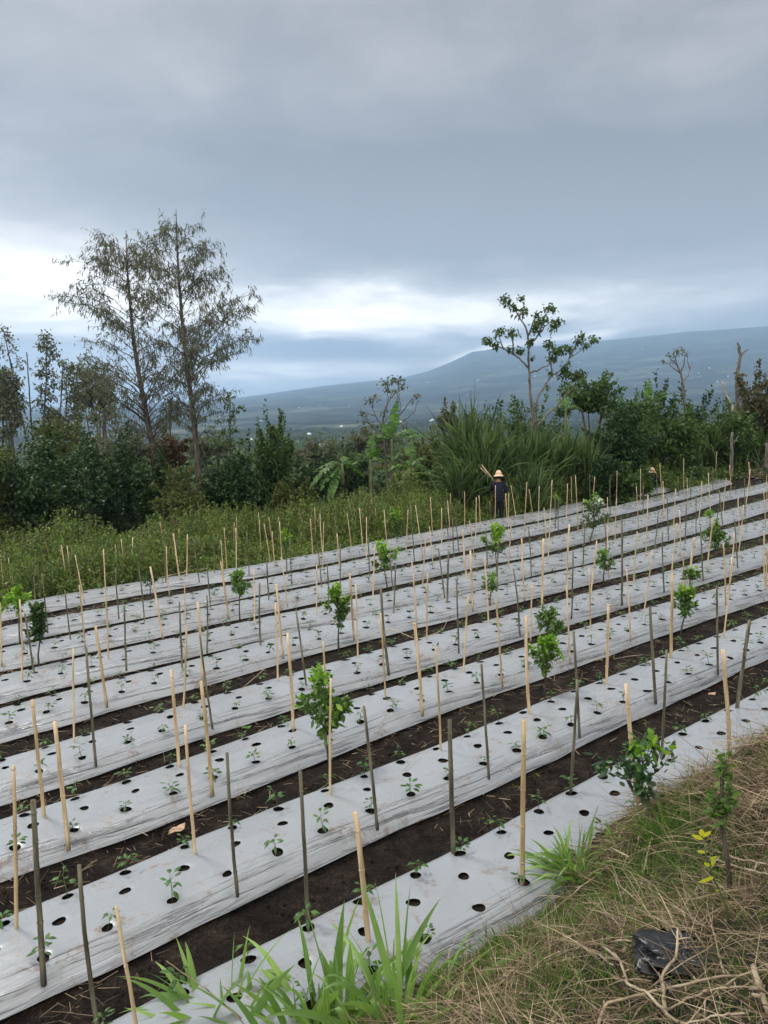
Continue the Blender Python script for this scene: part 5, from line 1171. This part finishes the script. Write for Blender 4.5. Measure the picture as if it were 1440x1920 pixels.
def hand_tubes(wr, d, up):
    """palm and five fingers curling round what is held"""
    d = unit(np.array(d, float)); up = unit(np.array(up, float)-d*np.dot(up, d)); s = np.cross(d, up); T_ = [([wr, wr+d*.05, wr+d*.085], [.020, .027, .024])]
    for i, L in enumerate((.062, .072, .068, .052)):
        a = wr+d*.08+s*(.030-.020*i); T_.append(([a, a+d*L*.45, a+d*L*.65+up*L*.35, a+d*L*.45+up*L*.75], [.0085, .008, .0075, .006]))
    a = wr+d*.03+s*.024; T_.append(([a, a+s*.022+d*.02+up*.01, a+s*.02+d*.045+up*.03], [.010, .009, .007])); return T_
def figure(base, rz, J, label, jacket_lo, scale=1.0, hatmat='hat', tilt=0.0, nm='person'):
    o = empty(nm, base, label, 'person'); o.rotation_euler = (0, 0, rz); o.scale = (scale,)*3
    N = ['pel', 'spi', 'che', 'nek', 'hdl', 'hdu', 'lhi', 'lkn', 'lan', 'lto', 'rhi', 'rkn', 'ran', 'rto', 'lsh', 'lel', 'lwr', 'rsh', 'rel', 'rwr']
    ix = {n: i for i, n in enumerate(N)}; V = [J[n] for n in N]
    E_ = [('pel', 'spi'), ('spi', 'che'), ('che', 'nek'), ('nek', 'hdl'), ('hdl', 'hdu'), ('pel', 'lhi'), ('lhi', 'lkn'), ('lkn', 'lan'), ('lan', 'lto'), ('pel', 'rhi'), ('rhi', 'rkn'), ('rkn', 'ran'), ('ran', 'rto'), ('che', 'lsh'), ('lsh', 'lel'), ('lel', 'lwr'), ('che', 'rsh'), ('rsh', 'rel'), ('rel', 'rwr')]
    E_ = [(ix[a], ix[b]) for a, b in E_]
    R_ = {'pel': .13, 'spi': .12, 'che': .14, 'nek': .055, 'hdl': .078, 'hdu': .085, 'lhi': .09, 'lkn': .058, 'lan': .042, 'lto': .035, 'rhi': .09, 'rkn': .058, 'ran': .042, 'rto': .035, 'lsh': .062, 'lel': .045, 'lwr': .028, 'rsh': .062, 'rel': .045, 'rwr': .028}
    me = skinned(V, E_, [R_[n] for n in N]); hd = np.array(J['hdu']); f = np.array(J.get('face', (0, 1, -.1)))
    s_ = unit(np.cross(f, [0, 0, 1.])); T_ = [([hd+f*.07-[0, 0, .01], hd+f*.10-[0, 0, .035]], [.010, .013]), ([hd+f*.085-[0, 0, .06]-s_*.02, hd+f*.087-[0, 0, .06]+s_*.02], [.006, .006]), ([hd+s_*.078, hd+s_*.092-[0, 0, .05]], [.012, .012]), ([hd-s_*.078, hd-s_*.092-[0, 0, .05]], [.012, .012])]
    for w1, w0 in (('lwr', 'lel'), ('rwr', 'rel')): T_ += hand_tubes(np.array(J[w1]), np.array(J[w1])-np.array(J[w0]), J.get('hup', (0, 0, 1)))
    add_tubes(me, T_); link_mesh(me, 'body', M['skin'], o)
    # jacket with sleeves, hem loose below the waist
    nj = ['hem', 'spi', 'che', 'nk2', 'lsh', 'lel', 'lcu', 'rsh', 'rel', 'rcu']; Jj = dict(J); Jj['hem'] = jacket_lo; Jj['nk2'] = tuple(np.array(J['che'])*.4+np.array(J['nek'])*.6)
    for c_, a, b in (('lcu', 'lel', 'lwr'), ('rcu', 'rel', 'rwr')): Jj[c_] = tuple(np.array(J[a])*.18+np.array(J[b])*.82)
    ii = {n: i for i, n in enumerate(nj)}; Ej = [(ii[a], ii[b]) for a, b in (('hem', 'spi'), ('spi', 'che'), ('che', 'nk2'), ('che', 'lsh'), ('lsh', 'lel'), ('lel', 'lcu'), ('che', 'rsh'), ('rsh', 'rel'), ('rel', 'rcu'))]
    Rj = [(.215, .185), (.19, .17), (.19, .165), .10, .095, .078, .055, .095, .078, .055]
    link_mesh(skinned([Jj[n] for n in nj], Ej, Rj), 'jacket', M['navy'], o)
    nt = ['pel', 'lhi', 'lkn', 'lcf', 'rhi', 'rkn', 'rcf']; Jt = dict(J); Jt['lcf'] = tuple(np.array(J['lkn'])*.08+np.array(J['lan'])*.92); Jt['rcf'] = tuple(np.array(J['rkn'])*.08+np.array(J['ran'])*.92); ii = {n: i for i, n in enumerate(nt)}
    link_mesh(skinned([Jt[n] for n in nt], [(ii[a], ii[b]) for a, b in (('pel', 'lhi'), ('lhi', 'lkn'), ('lkn', 'lcf'), ('pel', 'rhi'), ('rhi', 'rkn'), ('rkn', 'rcf'))], [.165, .125, .095, .078, .125, .095, .078]), 'trousers', M['trouser'], o)
    hm = MB(); tube(hm, [hd-f*.02+[0, 0, .07], hd-f*.02, hd-f*.035-[0, 0, .07], hd-f*.03-[0, 0, .10]], [.05, .098, .088, .06], 12); hm.build('hair', M['hair'], o)
    # bell shaped woven hat: crown, band, brim
    prof = [(0.005, .165), (.05, .155), (.085, .12), (.112, .06), (.122, .01), (.165, -.035), (.20, -.055), (.198, -.062), (.16, -.045), (.118, -.004)]
    an = np.arange(28)*2*math.pi/28; Vh = np.array([[(r*math.cos(a), r*math.sin(a), z) for a in an] for r, z in prof]); Vh[..., 1] += 0; ct, st_ = math.cos(tilt), math.sin(tilt)
    Y_ = Vh[..., 1]*ct-Vh[..., 2]*st_; Z_ = Vh[..., 1]*st_+Vh[..., 2]*ct; Vh = np.stack([Vh[..., 0], Y_, Z_], -1)+hd+[0, 0, .045]; k = 28
    i = np.arange(len(prof)-1)[:, None]*k+np.arange(k)[None]; j = np.arange(len(prof)-1)[:, None]*k+((np.arange(k)+1) % k)[None]; F = np.stack([i, j, j+k, i+k], -1); hm = MB(); hm.add(Vh.reshape(-1, 3), F.reshape(-1, 4)); hat = hm.build('hat', M[hatmat], o)
    bm_ = MB(); zz = [.045, .015]; rr_ = [.120, .127]; an2 = an; Vb_ = np.array([[(r*math.cos(a), (r*math.sin(a))*ct-z*st_, (r*math.sin(a))*st_+z*ct) for a in an2] for r, z in zip(rr_, zz)])+hd+[0, 0, .045]; i = np.arange(k); j = (i+1) % k; bm_.add(Vb_.reshape(-1, 3), np.stack([i, j, j+k, i+k], -1)); bm_.build('hat_band', M['hatband'], hat)
    for n1, n2 in (('lan', 'lto'), ('ran', 'rto')):
        a, b = np.array(J[n1]), np.array(J[n2]); sm = MB(); tube(sm, [a-(b-a)*.25-[0, 0, .03], a+(b-a)*.4-[0, 0, .02], b], [.045, .055, .045], 8); sm.build('shoe', M['black'], o)
    return o
pb = hitp(935, 976, -.05); pb[2] = float(ground_z(pb[0], pb[1])); px_, py_, pd_ = project(pb)
Hneed = (py_-887)/FPX*pd_*1.03; sc = Hneed/1.86
J = dict(pel=(0, 0, .96), spi=(0, .01, 1.14), che=(0, .03, 1.37), nek=(.0, .06, 1.53), hdl=(.01, .09, 1.60), hdu=(.02, .11, 1.70), lhi=(-.09, 0, .90), lkn=(-.10, .03, .50), lan=(-.10, -.01, .09), lto=(-.12, .14, .04), rhi=(.09, 0, .90), rkn=(.10, .04, .50), ran=(.10, 0, .09), rto=(.13, .15, .04),
         lsh=(-.19, .03, 1.43), lel=(-.26, .14, 1.17), lwr=(-.13, .30, 1.33), rsh=(.19, .03, 1.42), rel=(.30, .06, 1.15), rwr=(.20, .27, 1.05), hup=(0, -1, .3))
pers = figure(pb, rad(-8), J, 'person in dark jacket and woven bell shaped hat standing with the back turned', (0, 0, .80), sc, tilt=-.12)
# bundle of stakes on the left shoulder
hand = np.array([-.06, .36, 1.34]); o = empty('stake_bundle', pb, 'bundle of bamboo stakes carried over the left shoulder of the standing person', 'stake bundle')
for i in range(9):
    d0 = unit(np.array([-.60, -.34, .72])+rng.normal(0, .055, 3)); s0 = np.array([-.12, .20, 1.50])*sc+rng.normal(0, .018, 3); mb = MB(); k = 5; t = np.linspace(-.55, 0.82*rng.uniform(.8, 1.1), k); tube(mb, s0+d0*t[:, None]*sc, .013, 6); mb.build('stake', M['bamboo' if i % 3 else 'oldstick'], o)
pb2 = hitp(1220, 917, -.05); 
J2 = dict(pel=(.22, 0, .26), spi=(.13, .02, .42), che=(0, .04, .56), nek=(-.10, .05, .64), hdl=(-.13, .05, .68), hdu=(-.16, .05, .76), lhi=(.18, -.10, .24), lkn=(-.14, -.14, .42), lan=(.06, -.13, .09), lto=(-.08, -.15, .04), rhi=(.18, .10, .24), rkn=(-.14, .16, .42), ran=(.06, .14, .09), rto=(-.08, .16, .04),
          lsh=(-.05, -.15, .56), lel=(-.28, -.17, .42), lwr=(-.48, -.12, .36), rsh=(-.05, .20, .56), rel=(-.28, .20, .40), rwr=(-.46, .14, .28), face=(-.95, 0, -.25), hup=(0, 0, 1))
figure(pb2+np.array([.25, 0, 0]), 0.15, J2, 'person in dark clothes and pale hat crouching at the far end, half hidden by stakes', (.24, 0, .28), 1.15)

# ================================================================== AIR
mb = MB(); a, b_, c0, c1 = 16500, 16500, -2600, 1500
c1 = 1010
V = [(-a, -b_, c0), (a, -b_, c0), (a, b_, c0), (-a, b_, c0), (-a, -b_, c1), (a, -b_, c1), (a, b_, c1), (-a, b_, c1)]
mb.add(V, [[0, 3, 2, 1], [4, 5, 6, 7], [0, 1, 5, 4], [1, 2, 6, 5], [2, 3, 7, 6], [3, 0, 4, 7]])
hm_ = bpy.data.materials.new('haze_air'); hm_.use_nodes = True; T = NT(hm_.node_tree); T.n.clear(); oo = T.new('ShaderNodeOutputMaterial'); pv = T.new('ShaderNodeVolumePrincipled')
pv.inputs['Color'].default_value = (.47, .70, 1.0, 1); pv.inputs['Density'].default_value = 1.45e-4; pv.inputs['Anisotropy'].default_value = 0.35; T.link(pv.outputs[0], oo.inputs['Volume'])
hz = mb.build('haze', hm_, smooth=False); setp(hz, 'pale blue haze over the valley', 'haze', kind='stuff')
